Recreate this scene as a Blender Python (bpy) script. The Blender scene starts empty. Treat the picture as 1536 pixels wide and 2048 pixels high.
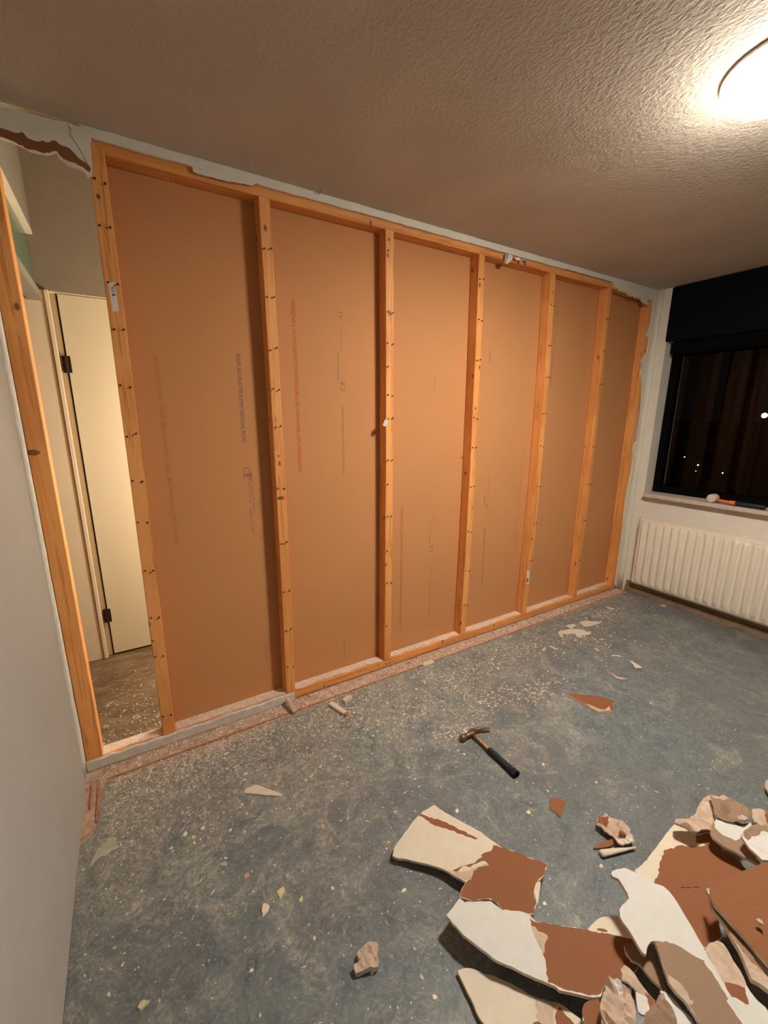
import bpy, bmesh, math, random
from mathutils import Vector, Matrix, noise, geometry

# ---------------------------------------------------------------- camera, world, lights, exposure
scn = bpy.context.scene
COL = scn.collection
CAM = Vector((0.54263, -1.9165, 1.4547))
YAW, PITCH, ROLL, FPX, PX, PY = 0.5428, -0.23304, 0.00271, 845.687, -0.818, 9.324
_f = Vector((math.sin(YAW) * math.cos(PITCH), math.cos(YAW) * math.cos(PITCH), math.sin(PITCH)))
_r = Vector((math.cos(YAW), -math.sin(YAW), 0))
_u = _r.cross(_f)
RT = _r * math.cos(ROLL) + _u * math.sin(ROLL)
UP = -_r * math.sin(ROLL) + _u * math.cos(ROLL)
FW = _f
cam_data = bpy.data.cameras.new('camera')
cam = bpy.data.objects.new('camera', cam_data)
COL.objects.link(cam)
cam_data.sensor_fit = 'HORIZONTAL'
cam_data.sensor_width = 36
cam_data.lens = 36 * FPX / 1536
cam_data.shift_x = -PX / 1536
cam_data.shift_y = PY / 1536
cam_data.clip_start = 0.02
cam_data.clip_end = 400
M3 = Matrix((RT, UP, -FW)).transposed()
cam.matrix_world = Matrix.Translation(CAM) @ M3.to_4x4()
scn.camera = cam

scn.view_settings.view_transform = 'Standard'
scn.view_settings.look = 'None'
scn.view_settings.gamma = 1
scn.view_settings.use_curve_mapping = False
scn.view_settings.exposure = 1.8

world = bpy.data.worlds.new('world')
scn.world = world
world.use_nodes = True
bg = world.node_tree.nodes['Background']
bg.inputs[0].default_value = (0.03, 0.025, 0.022, 1)
bg.inputs[1].default_value = 0.02

LAMP_C = (2.20, -1.305)
LAMP_R = 0.165
LAMP_EMIT = 82.0
LAMP_COL = (1.0, 0.915, 0.79)
HALL_W = 18.0
CEIL = 2.375
XL, XR = 0.243, 4.097


def ray(u, v):
    return RT * ((u - 768 - PX) / FPX) - UP * ((v - 1024 - PY) / FPX) + FW


def hit(u, v, n, d):
    """point where the line of sight of photo position u,v meets the plane n.p = d"""
    r = ray(u, v)
    n = Vector(n)
    return CAM + r * ((d - n.dot(CAM)) / n.dot(r))


def onz(u, v, z=0.0): return hit(u, v, (0, 0, 1), z)
def ony(u, v, y=0.0): return hit(u, v, (0, 1, 0), y)
def onx(u, v, x): return hit(u, v, (1, 0, 0), x)


# ---------------------------------------------------------------- materials
class NT:
    def __init__(s, name, rough=0.6, metal=0.0, spec=0.5):
        s.m = bpy.data.materials.new(name)
        s.m.use_nodes = True
        s.t = s.m.node_tree
        s.b = s.t.nodes['Principled BSDF']
        s.b.inputs['Roughness'].default_value = rough
        s.b.inputs['Metallic'].default_value = metal
        s.b.inputs['Specular IOR Level'].default_value = spec
        s.tc = s.t.nodes.new('ShaderNodeTexCoord')

    def n(s, kind, **kw):
        x = s.t.nodes.new(kind)
        for k, v in kw.items():
            if k in x.inputs:
                x.inputs[k].default_value = v
            else:
                setattr(x, k, v)
        return x

    def l(s, a, b): s.t.links.new(a, b)

    def coords(s, scale=(1, 1, 1), obj=True, rand=False):
        m = s.n('ShaderNodeMapping')
        m.inputs['Scale'].default_value = scale
        s.l(s.tc.outputs['Object'], m.inputs['Vector'])
        if rand:
            oi = s.n('ShaderNodeObjectInfo')
            ml = s.n('ShaderNodeMath', operation='MULTIPLY')
            ml.inputs[1].default_value = 37.0
            s.l(oi.outputs['Random'], ml.inputs[0])
            s.l(ml.outputs[0], m.inputs['Location'])
        return m.outputs[0]

    def noise(s, vec, scale, detail=4, rough=0.55, dist=0.0):
        x = s.n('ShaderNodeTexNoise')
        x.inputs['Scale'].default_value = scale
        x.inputs['Detail'].default_value = detail
        x.inputs['Roughness'].default_value = rough
        x.inputs['Distortion'].default_value = dist
        s.l(vec, x.inputs['Vector'])
        return x.outputs['Fac']

    def ramp(s, fac, stops, interp='LINEAR'):
        x = s.n('ShaderNodeValToRGB')
        cr = x.color_ramp
        cr.interpolation = interp
        while len(cr.elements) < len(stops):
            cr.elements.new(0.5)
        for e, (p, c) in zip(cr.elements, stops):
            e.position = p
            e.color = (c, c, c, 1) if isinstance(c, (int, float)) else (*c, 1)
        s.l(fac, x.inputs[0])
        return x.outputs[0]

    def mix(s, fac, a, b, mode='MIX'):
        x = s.n('ShaderNodeMix', data_type='RGBA', blend_type=mode)
        for k, v in ((0, fac), (6, a), (7, b)):
            if hasattr(v, 'links'):
                s.l(v, x.inputs[k])
            elif isinstance(v, (int, float)):
                x.inputs[k].default_value = v
            else:
                x.inputs[k].default_value = (*v, 1)
        return x.outputs[2]

    def math(s, op, a, b=None):
        x = s.n('ShaderNodeMath', operation=op)
        for k, v in ((0, a), (1, b)):
            if v is None: continue
            if hasattr(v, 'links'): s.l(v, x.inputs[k])
            else: x.inputs[k].default_value = v
        return x.outputs[0]

    def col(s, c):
        if hasattr(c, 'links'): s.l(c, s.b.inputs['Base Color'])
        else: s.b.inputs['Base Color'].default_value = (*c, 1)

    def bump(s, h, strength=0.3, dist=0.01):
        x = s.n('ShaderNodeBump')
        x.inputs['Strength'].default_value = strength
        x.inputs['Distance'].default_value = dist
        s.l(h, x.inputs['Height'])
        s.l(x.outputs[0], s.b.inputs['Normal'])


def simple(name, c, rough=0.6, metal=0.0, var=0.12, vs=20.0, bump=0.0, spec=0.5):
    k = NT(name, rough, metal, spec)
    v = k.coords()
    n = k.noise(v, vs, 4)
    dark = tuple(x * (1 - var) for x in c)
    lite = tuple(min(1, x * (1 + var)) for x in c)
    k.col(k.ramp(n, [(0.3, dark), (0.7, lite)]))
    if bump:
        k.bump(k.noise(v, vs * 6, 3), bump, 0.004)
    return k.m


def mat_wood(name, light, mid, dark, scale=(1, 1, 1)):
    k = NT(name, 0.62)
    v = k.coords(scale, rand=True)
    m1 = k.n('ShaderNodeMapping'); m1.inputs['Scale'].default_value = (38, 38, 1.6)
    k.l(v, m1.inputs['Vector'])
    g = k.noise(m1.outputs[0], 1.0, 5, 0.6, 0.6)
    c = k.ramp(g, [(0.30, mid), (0.46, light), (0.56, light), (0.60, tuple(a * .8 for a in mid)), (0.66, light), (0.82, mid)])
    big = k.noise(v, 3.0, 2)
    c = k.mix(k.ramp(big, [(0.42, 0.0), (0.65, 0.45)]), c, tuple(a * 0.84 for a in mid))
    m2 = k.n('ShaderNodeMapping'); m2.inputs['Scale'].default_value = (11, 11, 6.5)
    k.l(v, m2.inputs['Vector'])
    vo = k.n('ShaderNodeTexVoronoi', feature='F1'); vo.inputs['Scale'].default_value = 1.0
    k.l(m2.outputs[0], vo.inputs['Vector'])
    kn = k.ramp(vo.outputs['Distance'], [(0.06, 1.0), (0.11, 0.0)])
    c = k.mix(k.math('MULTIPLY', kn, 0.85), c, dark)
    k.col(c)
    k.bump(g, 0.15, 0.002)
    return k.m


M = {}
M['wood'] = mat_wood('pine_wood', (0.82, 0.36, 0.105), (0.70, 0.245, 0.055), (0.13, 0.045, 0.015))
M['wood_x'] = mat_wood('pine_wood_lengthwise', (0.82, 0.36, 0.105), (0.70, 0.245, 0.055), (0.13, 0.045, 0.015))
# lengthwise grain for the horizontal timbers
for nd in M['wood_x'].node_tree.nodes:
    if nd.type == 'MAPPING' and tuple(nd.inputs['Scale'].default_value) == (38, 38, 1.6000000238418579):
        nd.inputs['Scale'].default_value = (1.6, 38, 38)


def mat_kraft(name, c=(0.58, 0.262, 0.103)):
    k = NT(name, 0.75, spec=0.25)
    v = k.coords()
    fine = k.noise(v, 260, 3, 0.7)
    big = k.noise(v, 2.2, 3)
    a = k.ramp(fine, [(0.3, tuple(x * 0.88 for x in c)), (0.7, tuple(x * 1.10 for x in c))])
    a = k.mix(k.ramp(big, [(0.35, 0.0), (0.7, 0.35)]), a, tuple(x * 0.88 for x in c))
    k.col(a)
    k.bump(fine, 0.08, 0.001)
    return k.m


M['kraft'] = mat_kraft('brown_board_paper')
M['core'] = mat_kraft('torn_brown_paper', (0.25, 0.098, 0.042))
M['tan'] = mat_kraft('peeled_tan_paper', (0.29, 0.19, 0.125))
M['pinktan'] = simple('peeled_pink_paper', (0.50, 0.37, 0.28), 0.8, var=0.16, vs=45, bump=0.25)
M['gypsum'] = simple('gypsum_white', (0.74, 0.64, 0.52), 0.9, var=0.14, vs=60, bump=0.4)
M['ptop'] = simple('white_painted_paper', (0.60, 0.585, 0.545), 0.7, var=0.03, vs=30, bump=0.12)
M['cream'] = simple('cream_painted_paper', (0.64, 0.56, 0.44), 0.7, var=0.04, vs=30, bump=0.12)
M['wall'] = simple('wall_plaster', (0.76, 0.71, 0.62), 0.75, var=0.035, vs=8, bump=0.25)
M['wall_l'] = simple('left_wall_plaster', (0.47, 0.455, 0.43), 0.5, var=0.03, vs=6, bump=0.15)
M['door'] = simple('cream_door_paint', (0.78, 0.74, 0.56), 0.32, var=0.02, vs=4, bump=0.05)
M['trimw'] = simple('cream_frame_paint', (0.84, 0.77, 0.60), 0.45, var=0.03, vs=8, bump=0.08)
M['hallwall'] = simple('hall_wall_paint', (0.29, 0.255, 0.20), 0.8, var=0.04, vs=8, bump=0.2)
M['radiator'] = simple('radiator_enamel', (0.78, 0.70, 0.58), 0.38, var=0.02, vs=8)
M['black'] = simple('black_frame', (0.002, 0.002, 0.0025), 0.75, var=0.2, spec=0.06)
M['navy'] = simple('dark_blind_fabric', (0.0035, 0.0045, 0.008), 0.9, var=0.2, vs=80, spec=0.08)
M['screw'] = simple('black_screw', (0.02, 0.012, 0.008), 0.5, 0.3)
M['hole'] = simple('dark_gap', (0.01, 0.006, 0.004), 0.9)
M['rubber'] = simple('navy_rubber_grip', (0.006, 0.011, 0.021), 0.6, var=0.3, vs=150, bump=0.3)
M['steel'] = simple('worn_hammer_steel', (0.20, 0.135, 0.10), 0.42, 0.75, var=0.5, vs=60, bump=0.2)
M['shaft'] = simple('worn_hammer_shaft', (0.36, 0.23, 0.11), 0.5, 0.3, var=0.5, vs=70)
M['malletw'] = simple('dusty_white_rubber', (0.66, 0.54, 0.44), 0.8, var=0.15, vs=60, bump=0.3)
M['orange'] = simple('orange_handle', (0.78, 0.17, 0.03), 0.45, var=0.15, vs=60)
M['sticker'] = simple('white_sticker', (0.75, 0.68, 0.58), 0.6, var=0.05, vs=60)
M['ink'] = simple('dark_ink', (0.10, 0.075, 0.075), 0.7, var=0.2, vs=90)
M['blueink'] = simple('faded_blue_ink', (0.15, 0.085, 0.085), 0.75, var=0.25, vs=160)
M['greyink'] = simple('faded_grey_ink', (0.25, 0.125, 0.07), 0.75, var=0.2, vs=160)
M['redink'] = simple('faded_red_ink', (0.54, 0.105, 0.025), 0.75, var=0.25, vs=160)
M['redfaint'] = simple('very_faint_red_ink', (0.45, 0.165, 0.065), 0.75, var=0.12, vs=160)
M['brass'] = simple('dark_hinge_metal', (0.05, 0.03, 0.02), 0.4, 0.6)
M['plug'] = simple('orange_brown_tip', (0.50, 0.17, 0.05), 0.7)
M['bluetape'] = simple('blue_print', (0.03, 0.03, 0.16), 0.6)
M['crumb'] = simple('plaster_crumb', (0.82, 0.71, 0.54), 0.9, var=0.25, vs=25)
M['lampring'] = simple('lamp_base_white', (0.8, 0.76, 0.7), 0.4, var=0.02)
M['dark_ground'] = simple('night_ground', (0.02, 0.018, 0.015), 0.9)
M['facade'] = simple('night_facade', (0.10, 0.07, 0.05), 0.9, var=0.4, vs=0.3)

# textured ceiling
k = NT('textured_ceiling', 0.85)
v = k.coords((1.25, 0.8, 1.0))
h1 = k.noise(v, 75, 3, 0.55, 0.5)
h2 = k.noise(v, 24, 2, 0.5)
h = k.math('ADD', k.math('MULTIPLY', k.ramp(h1, [(0.42, 0.0), (0.62, 1.0)]), 0.8), k.math('MULTIPLY', h2, 0.5))
k.col(k.ramp(k.noise(v, 3, 3), [(0.3, (0.50, 0.445, 0.375)), (0.7, (0.56, 0.50, 0.42))]))
k.bump(h, 0.4, 0.005)
M['ceiling'] = k.m

# blue grey linoleum with plaster dust trodden in
k = NT('blue_grey_linoleum', 0.42, spec=0.45)
v = k.coords()
warp = k.n('ShaderNodeTexNoise'); warp.inputs['Scale'].default_value = 3.5; warp.inputs['Detail'].default_value = 3
k.l(v, warp.inputs['Vector'])
vm = k.n('ShaderNodeVectorMath', operation='MULTIPLY_ADD')
k.l(warp.outputs['Color'], vm.inputs[0]); vm.inputs[1].default_value = (0.16, 0.16, 0.16); k.l(v, vm.inputs[2])
sw = vm.outputs[0]
marb = k.noise(sw, 11, 8, 0.74, 0.25)
base = k.ramp(marb, [(0.28, (0.062, 0.082, 0.096)), (0.45, (0.104, 0.130, 0.142)), (0.56, (0.140, 0.165, 0.172)), (0.72, (0.195, 0.205, 0.20))])
fine = k.noise(sw, 85, 6, 0.8, 0.6)
base = k.mix(k.ramp(fine, [(0.48, 0.0), (0.60, 0.6)]), base, (0.27, 0.27, 0.24))
tone = k.noise(v, 1.3, 3, 0.5)
base = k.mix(k.ramp(tone, [(0.45, 0.0), (0.64, 0.4)]), base, (0.150, 0.130, 0.120))
# dust: grows towards the stripped wall
sep = k.n('ShaderNodeSeparateXYZ'); k.l(k.tc.outputs['Object'], sep.inputs[0])
near = k.n('ShaderNodeMapRange'); near.inputs[1].default_value = -1.15; near.inputs[2].default_value = -0.1
k.l(sep.outputs['Y'], near.inputs[0])
nearx = k.n('ShaderNodeMapRange'); nearx.inputs[1].default_value = 3.2; nearx.inputs[2].default_value = 0.4
k.l(sep.outputs['X'], nearx.inputs[0])
nearw = k.math('MULTIPLY', near.outputs[0], k.math('ADD', k.math('MULTIPLY', nearx.outputs[0], 0.75), 0.25))
d1 = k.noise(sw, 5.2, 6, 0.72, 1.0)
thr = k.math('ADD', d1, k.math('MULTIPLY', nearw, 0.27))
dust = k.ramp(thr, [(0.53, 0.0), (0.64, 0.6), (0.80, 1.0)])
d2 = k.noise(sw, 55, 7, 0.85, 1.0)
dust = k.math('MULTIPLY', dust, k.ramp(d2, [(0.42, 0.08), (0.50, 0.28), (0.57, 1.0)]))
base = k.mix(k.math('MULTIPLY', dust, 0.72), base, (0.60, 0.52, 0.40))
# pale trodden-in specks and curls
vo = k.n('ShaderNodeTexVoronoi', feature='F1'); vo.inputs['Scale'].default_value = 62
k.l(sw, vo.inputs['Vector'])
vr = k.n('ShaderNodeSeparateColor'); k.l(vo.outputs['Color'], vr.inputs[0])
rad = k.math('MULTIPLY', k.math('POWER', vr.outputs[0], 5.0), 0.34)
sp = k.math('LESS_THAN', vo.outputs['Distance'], k.math('MULTIPLY', rad, k.math('ADD', 0.55, k.math('MULTIPLY', near.outputs[0], 0.9))))
base = k.mix(k.math('MULTIPLY', sp, 0.75), base, (0.62, 0.55, 0.42))
k.col(base)
k.l(k.ramp(dust, [(0.0, 0.40), (0.6, 0.85)]), k.b.inputs['Roughness'])
k.bump(fine, 0.06, 0.001)
M['lino'] = k.m

# reddish subfloor with dust
k = NT('dusty_red_subfloor', 0.85)
v = k.coords()
a = k.ramp(k.noise(v, 14, 4), [(0.3, (0.26, 0.115, 0.07)), (0.7, (0.36, 0.17, 0.10))])
dm = k.ramp(k.noise(v, 24, 6, 0.75, 0.6), [(0.36, 0.1), (0.56, 0.8)])
k.col(k.mix(dm, a, (0.56, 0.40, 0.30)))
k.bump(k.noise(v, 90, 4), 0.4, 0.004)
M['subfloor'] = k.m

# brown hallway floor
k = NT('brown_hall_floor', 0.35)
v = k.coords((1, 2.2, 1))
a = k.ramp(k.noise(v, 5, 6, 0.7, 1.2), [(0.3, (0.11, 0.06, 0.032)), (0.5, (0.20, 0.125, 0.07)), (0.7, (0.30, 0.235, 0.13))])
dm = k.ramp(k.noise(v, 30, 6, 0.8, 1.0), [(0.52, 0.0), (0.66, 0.6)])
k.col(k.mix(dm, a, (0.46, 0.38, 0.28)))
M['hallfloor'] = k.m

# green glass transom, window glass, lamp
k = NT('green_obscured_glass', 0.25)
k.col(k.ramp(k.noise(k.coords(), 6, 2), [(0.3, (0.10, 0.17, 0.11)), (0.7, (0.14, 0.22, 0.14))]))
M['transom'] = k.m
k = NT('window_glass', 0.0)
k.col((0.9, 0.95, 0.95))
k.b.inputs['Transmission Weight'].default_value = 1.0
k.b.inputs['IOR'].default_value = 1.18
M['glass'] = k.m
k = NT('lamp_diffuser', 0.4)
k.col((0.9, 0.9, 0.9))
k.b.inputs['Emission Color'].default_value = (*LAMP_COL, 1)
sp_ = k.n('ShaderNodeSeparateXYZ'); k.l(k.tc.outputs['Object'], sp_.inputs[0])
mr_ = k.n('ShaderNodeMapRange'); mr_.inputs[1].default_value = -.022; mr_.inputs[2].default_value = -.058
mr_.inputs[3].default_value = LAMP_EMIT * .10; mr_.inputs[4].default_value = LAMP_EMIT
k.l(sp_.outputs['Z'], mr_.inputs[0]); k.l(mr_.outputs[0], k.b.inputs['Emission Strength'])
M['diffuser'] = k.m


def mat_emit(name, c, s):
    k = NT(name)
    k.col((0, 0, 0))
    k.b.inputs['Emission Color'].default_value = (*c, 1)
    k.b.inputs['Emission Strength'].default_value = s
    return k.m


M['street_w'] = mat_emit('street_light_white', (0.75, 0.9, 1.0), 2.2)
M['street_y'] = mat_emit('street_light_yellow', (1.0, 0.85, 0.35), 2.5)


# ---------------------------------------------------------------- mesh helpers
def tag(o, label=None, cat=None, group=None, kind=None):
    if label: o['label'] = label
    if cat: o['category'] = cat
    if group: o['group'] = group
    if kind: o['kind'] = kind
    return o


def link(name, me, parent=None, loc=None):
    o = bpy.data.objects.new(name, me)
    COL.objects.link(o)
    if parent: o.parent = parent
    if loc is not None: o.location = loc
    return o


def empty(name, loc, rz=0.0):
    o = bpy.data.objects.new(name, None)
    COL.objects.link(o)
    o.empty_display_size = 0.05
    o.location = loc
    o.rotation_euler = (0, 0, rz)
    return o


def bm_obj(name, bm, mats, parent=None, loc=(0, 0, 0), smooth=False, origin=None):
    """link bm as a mesh object; vertices are given relative to `origin` (world)"""
    if origin is not None:
        bmesh.ops.translate(bm, verts=bm.verts, vec=-Vector(origin))
        loc = origin
    bmesh.ops.recalc_face_normals(bm, faces=bm.faces)
    me = bpy.data.meshes.new(name)
    bm.to_mesh(me)
    bm.free()
    if not isinstance(mats, (list, tuple)): mats = [mats]
    for m in mats: me.materials.append(m)
    if smooth:
        for p in me.polygons: p.use_smooth = True
    o = link(name, me, parent)
    if parent is None or origin is not None:
        o.location = Vector(loc) - (parent.location if parent is not None else Vector())
    return o


def add_box(bm, lo, hi, bevel=0.0, mi=0):
    vs = [bm.verts.new((x, y, z)) for x in (lo[0], hi[0]) for y in (lo[1], hi[1]) for z in (lo[2], hi[2])]
    fs = [bm.faces.new([vs[i] for i in q]) for q in ((0, 1, 3, 2), (4, 6, 7, 5), (0, 4, 5, 1), (2, 3, 7, 6), (0, 2, 6, 4), (1, 5, 7, 3))]
    for f in fs: f.material_index = mi
    if bevel:
        es = list({e for f in fs for e in f.edges})
        r = bmesh.ops.bevel(bm, geom=es, offset=bevel, segments=2, affect='EDGES')
        for f in r['faces']: f.material_index = mi
    return vs


def box(name, lo, hi, mat, parent=None, bevel=0.0, origin=None):
    bm = bmesh.new()
    add_box(bm, lo, hi, bevel)
    if origin is None and parent is None:
        origin = ((lo[0] + hi[0]) / 2, (lo[1] + hi[1]) / 2, lo[2])
    return bm_obj(name, bm, mat, parent, origin=origin)


def struct(name, lo, hi, mat, bevel=0.0):
    # setting pieces keep their origin at the world's, so their textures run on
    bm = bmesh.new()
    add_box(bm, lo, hi, bevel)
    return tag(bm_obj(name, bm, mat), kind='structure')


def sections(bm, secs, ring=16, cap=True, mi=0):
    """loft: secs = [(centre, axis_u, axis_v, ru, rv, power)]"""
    rings = []
    for c, au, av, ru, rv, pw in secs:
        R = []
        for i in range(ring):
            t = 2 * math.pi * i / ring
            cu, su = math.cos(t), math.sin(t)
            x = math.copysign(abs(cu) ** (2 / pw), cu) * ru
            y = math.copysign(abs(su) ** (2 / pw), su) * rv
            R.append(bm.verts.new(Vector(c) + Vector(au) * x + Vector(av) * y))
        rings.append(R)
    for a, b in zip(rings, rings[1:]):
        for i in range(ring):
            j = (i + 1) % ring
            f = bm.faces.new((a[i], a[j], b[j], b[i])); f.material_index = mi
    if cap:
        for R in (rings[0], rings[-1]):
            f = bm.faces.new(R); f.material_index = mi
    return rings


def inside(pt, poly):
    x, y = pt
    c = False
    n = len(poly)
    j = n - 1
    for i in range(n):
        xi, yi = poly[i]; xj, yj = poly[j]
        if (yi > y) != (yj > y) and x < (xj - xi) * (y - yi) / (yj - yi + 1e-12) + xi:
            c = not c
        j = i
    return c


def rough_outline(poly, step, jit, rnd):
    """split every side into pieces of about `step` and jitter the new points"""
    out = []
    n = len(poly)
    for i in range(n):
        a = Vector(poly[i]); b = Vector(poly[(i + 1) % n])
        L = (b - a).length
        m = max(1, int(L / step))
        out.append(tuple(a))
        nn = Vector((-(b - a).y, (b - a).x)).normalized() if L > 1e-9 else Vector((0, 0))
        for q in range(1, m):
            p = a + (b - a) * (q / m) + nn * rnd.uniform(-jit, jit)
            out.append(tuple(p))
    return out


def sheet(name, poly, to3, thick, mats, patches=(), amp=0.0, freq=9.0, grid=0.03, step=0.012, jit=0.0012,
          seed=1, parent=None, label=None, cat=None, group=None, up=None, side_mi=None, crease=0.0):
    """a broken sheet: flat outline (2D metres), patches of other stuff on its face, real thickness.
    to3(x, y) gives the face point; `up` is the face's outward direction."""
    rnd = random.Random(seed)
    out = rough_outline(poly, step, jit, rnd)
    pts = [Vector(p) for p in out]
    n = len(pts)
    edges = [(i, (i + 1) % n) for i in range(n)]
    pp = []
    for q, (pl, mi) in enumerate(patches):
        ro = rough_outline(pl, step * 0.7, jit * 2.2, rnd)
        b = len(pts)
        pts += [Vector(p) for p in ro]
        edges += [(b + i, b + (i + 1) % len(ro)) for i in range(len(ro))]
        pp.append((ro, mi))
    xs = [p.x for p in pts[:n]]; ys = [p.y for p in pts[:n]]
    gx = min(xs) + grid * 0.5
    while gx < max(xs):
        gy = min(ys) + grid * 0.5
        while gy < max(ys):
            p = (gx + rnd.uniform(-.3, .3) * grid, gy + rnd.uniform(-.3, .3) * grid)
            if inside(p, out): pts.append(Vector(p))
            gy += grid
        gx += grid
    res = geometry.delaunay_2d_cdt(pts, edges, [], 0, 1e-6)
    V, F = res[0], res[2]
    keep = []
    for f in F:
        c = sum((V[i] for i in f), Vector((0, 0))) / len(f)
        if inside(c, out):
            mi = 0
            for ro, m in pp:
                if inside(c, ro): mi = m
            keep.append((tuple(f), mi))
    up = Vector(up or (0, 0, 1)).normalized()
    off = Vector((seed * 3.1, seed * 1.7, seed * 0.9))
    bm = bmesh.new()
    top, bot = {}, {}
    for f, _ in keep:
        for i in f:
            if i not in top:
                p = Vector(to3(V[i].x, V[i].y))
                h = amp * noise.noise(Vector((V[i].x * freq, V[i].y * freq, 0)) + off) if amp else 0
                if crease:
                    h += crease * abs(noise.noise(Vector((V[i].x * freq * 2.3, V[i].y * freq * 1.3, 4)) + off))
                top[i] = bm.verts.new(p + up * h)
                bot[i] = bm.verts.new(p + up * (h - thick))
    ec = {}
    for f, mi in keep:
        q = bm.faces.new([top[i] for i in f]); q.material_index = mi
        q = bm.faces.new([bot[i] for i in reversed(f)]); q.material_index = len(mats) - 1 if side_mi is None else side_mi
        for a, b in zip(f, f[1:] + f[:1]):
            ec.setdefault((min(a, b), max(a, b)), []).append((a, b))
    sm = len(mats) - 1 if side_mi is None else side_mi
    for kk, l in ec.items():
        if len(l) == 1:
            a, b = l[0]
            q = bm.faces.new([top[b], top[a], bot[a], bot[b]]); q.material_index = sm
    zmin = min(v.co.z for v in bm.verts)
    cx = sum(v.co.x for v in bm.verts) / len(bm.verts); cy = sum(v.co.y for v in bm.verts) / len(bm.verts)
    o = bm_obj(name, bm, mats, parent, origin=(cx, cy, zmin) if parent is None else None, smooth=False)
    return tag(o, label, cat, group)


def shard(name, px, z, mats, patches=(), thick=0.0095, gx=0.0, gy=0.0, **kw):
    """sheet lying on the floor or the heap: outline back-projected from the photo onto the plane
    z + gx*(x-xc) + gy*(y-yc) and kept there as a solid broken board"""
    fl = [onz(u, v, z) for u, v in px]
    xc = sum(p.x for p in fl) / len(fl); yc = sum(p.y for p in fl) / len(fl)
    nrm = Vector((-gx, -gy, 1))
    d = nrm.dot(Vector((xc, yc, z)))

    def pr(u, v):
        p = hit(u, v, nrm, d)
        return (p.x, p.y)
    poly = [pr(*q) for q in px]
    pat = [([pr(*q) for q in pl], mi) for pl, mi in patches]
    return sheet(name, poly, lambda x, y: (x, y, z + gx * (x - xc) + gy * (y - yc)), thick, mats, pat, up=nrm, **kw)


# ---------------------------------------------------------------- the room
struct('ceiling', (XL - .3, -6.0, CEIL), (XR + .3, 0.0, CEIL + .12), M['ceiling'])
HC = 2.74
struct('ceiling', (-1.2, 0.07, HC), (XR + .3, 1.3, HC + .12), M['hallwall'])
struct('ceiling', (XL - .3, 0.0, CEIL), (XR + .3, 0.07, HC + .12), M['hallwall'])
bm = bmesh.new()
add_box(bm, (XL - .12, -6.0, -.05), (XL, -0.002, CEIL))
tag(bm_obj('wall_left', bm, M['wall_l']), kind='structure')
struct('wall_back', (XL - .12, -6.12, -.05), (XR + .3, -6.0, CEIL), M['wall'])

WY0, WY1 = -0.112, -2.3          # window opening along y
WZ0, WZ1 = 0.862, 2.005
bm = bmesh.new()
add_box(bm, (XR, -6.0, -.05), (XR + .3, 1.2, WZ0 - .03))
add_box(bm, (XR, WY0, WZ0 - .03), (XR + .3, 1.2, HC))
add_box(bm, (XR, -6.0, WZ0 - .03), (XR + .3, WY1, CEIL))
add_box(bm, (XR + .03, WY1, WZ1), (XR + .3, WY0, CEIL))
tag(bm_obj('wall_right', bm, M['wall']), kind='structure')

# floors: subfloor, linoleum with its cut edge, hallway
struct('floor', (XL - .05, -6.0, -.06), (XR + .05, 0.0, -.0035), M['subfloor'])
bm = bmesh.new()
rnd = random.Random(5)
edge = [(XL + .001, -5.99), (XR - .001, -5.99), (XR - .001, -.112)]
x = XR - .05
while x > .33:
    edge.append((x, -.108 - .006 * math.sin(x * 2.1) + rnd.uniform(-.0025, .0025)))
    x -= .05
edge += [(.309, -.112), (.303, -.18), (.297, -.25), (.288, -.33), (.270, -.355), (XL + .001, -.372)]
top = [bm.verts.new((a, b, 0)) for a, b in edge]
bot = [bm.verts.new((a, b, -.0032)) for a, b in edge]
bm.faces.new(top); bm.faces.new(list(reversed(bot)))
for i in range(len(edge)):
    j = (i + 1) % len(edge)
    bm.faces.new((top[i], bot[i], bot[j], top[j]))
tag(bm_obj('floor', bm, M['lino']), kind='structure')
struct('floor', (-1.2, 0.0, -.06), (XR + .05, 1.3, 0.0), M['hallfloor'])
# raised lip where the old skirting stood
M['lip'] = simple('red_wood_lip', (0.40, 0.19, 0.11), 0.8, var=0.3, vs=30, bump=0.3)
struct('trim_1', (.315, -.099, -.0035), (XR - .002, -.092, .0025), M['lip'])
struct('trim_1', (.286, -.30, -.0035), (.292, -.099, .0025), M['lip'])
struct('trim_1', (.262, -.22, -.0035), (.267, -.10, .003), M['lip'])
# skirting under the radiator
M['skirt'] = simple('dusty_brown_skirting', (0.24, 0.165, 0.105), 0.7, var=0.25, vs=18, bump=0.2)
bm = bmesh.new()
add_box(bm, (XR - .022, -6.0, -.001), (XR, -.075, .058), .003)
add_box(bm, (XR - .012, -6.0, .058), (XR, -.075, .098), .003)
tag(bm_obj('baseboard_right', bm, M['skirt']), kind='structure')
M['wallrem'] = simple('painted_board_remnant', (0.74, 0.69, 0.59), 0.7, var=0.05, vs=14, bump=0.25)

# hallway behind the partition
HY = 0.98
bm = bmesh.new()
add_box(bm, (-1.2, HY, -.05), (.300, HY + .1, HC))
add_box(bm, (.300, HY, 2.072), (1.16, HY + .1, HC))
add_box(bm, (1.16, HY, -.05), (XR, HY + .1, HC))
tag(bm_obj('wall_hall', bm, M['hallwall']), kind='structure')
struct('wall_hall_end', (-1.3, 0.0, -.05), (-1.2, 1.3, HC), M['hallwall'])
struct('wall_hall_side', (-1.2, -.002, -.05), (XL + .002, 0.068, HC), M['hallwall'])
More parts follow.
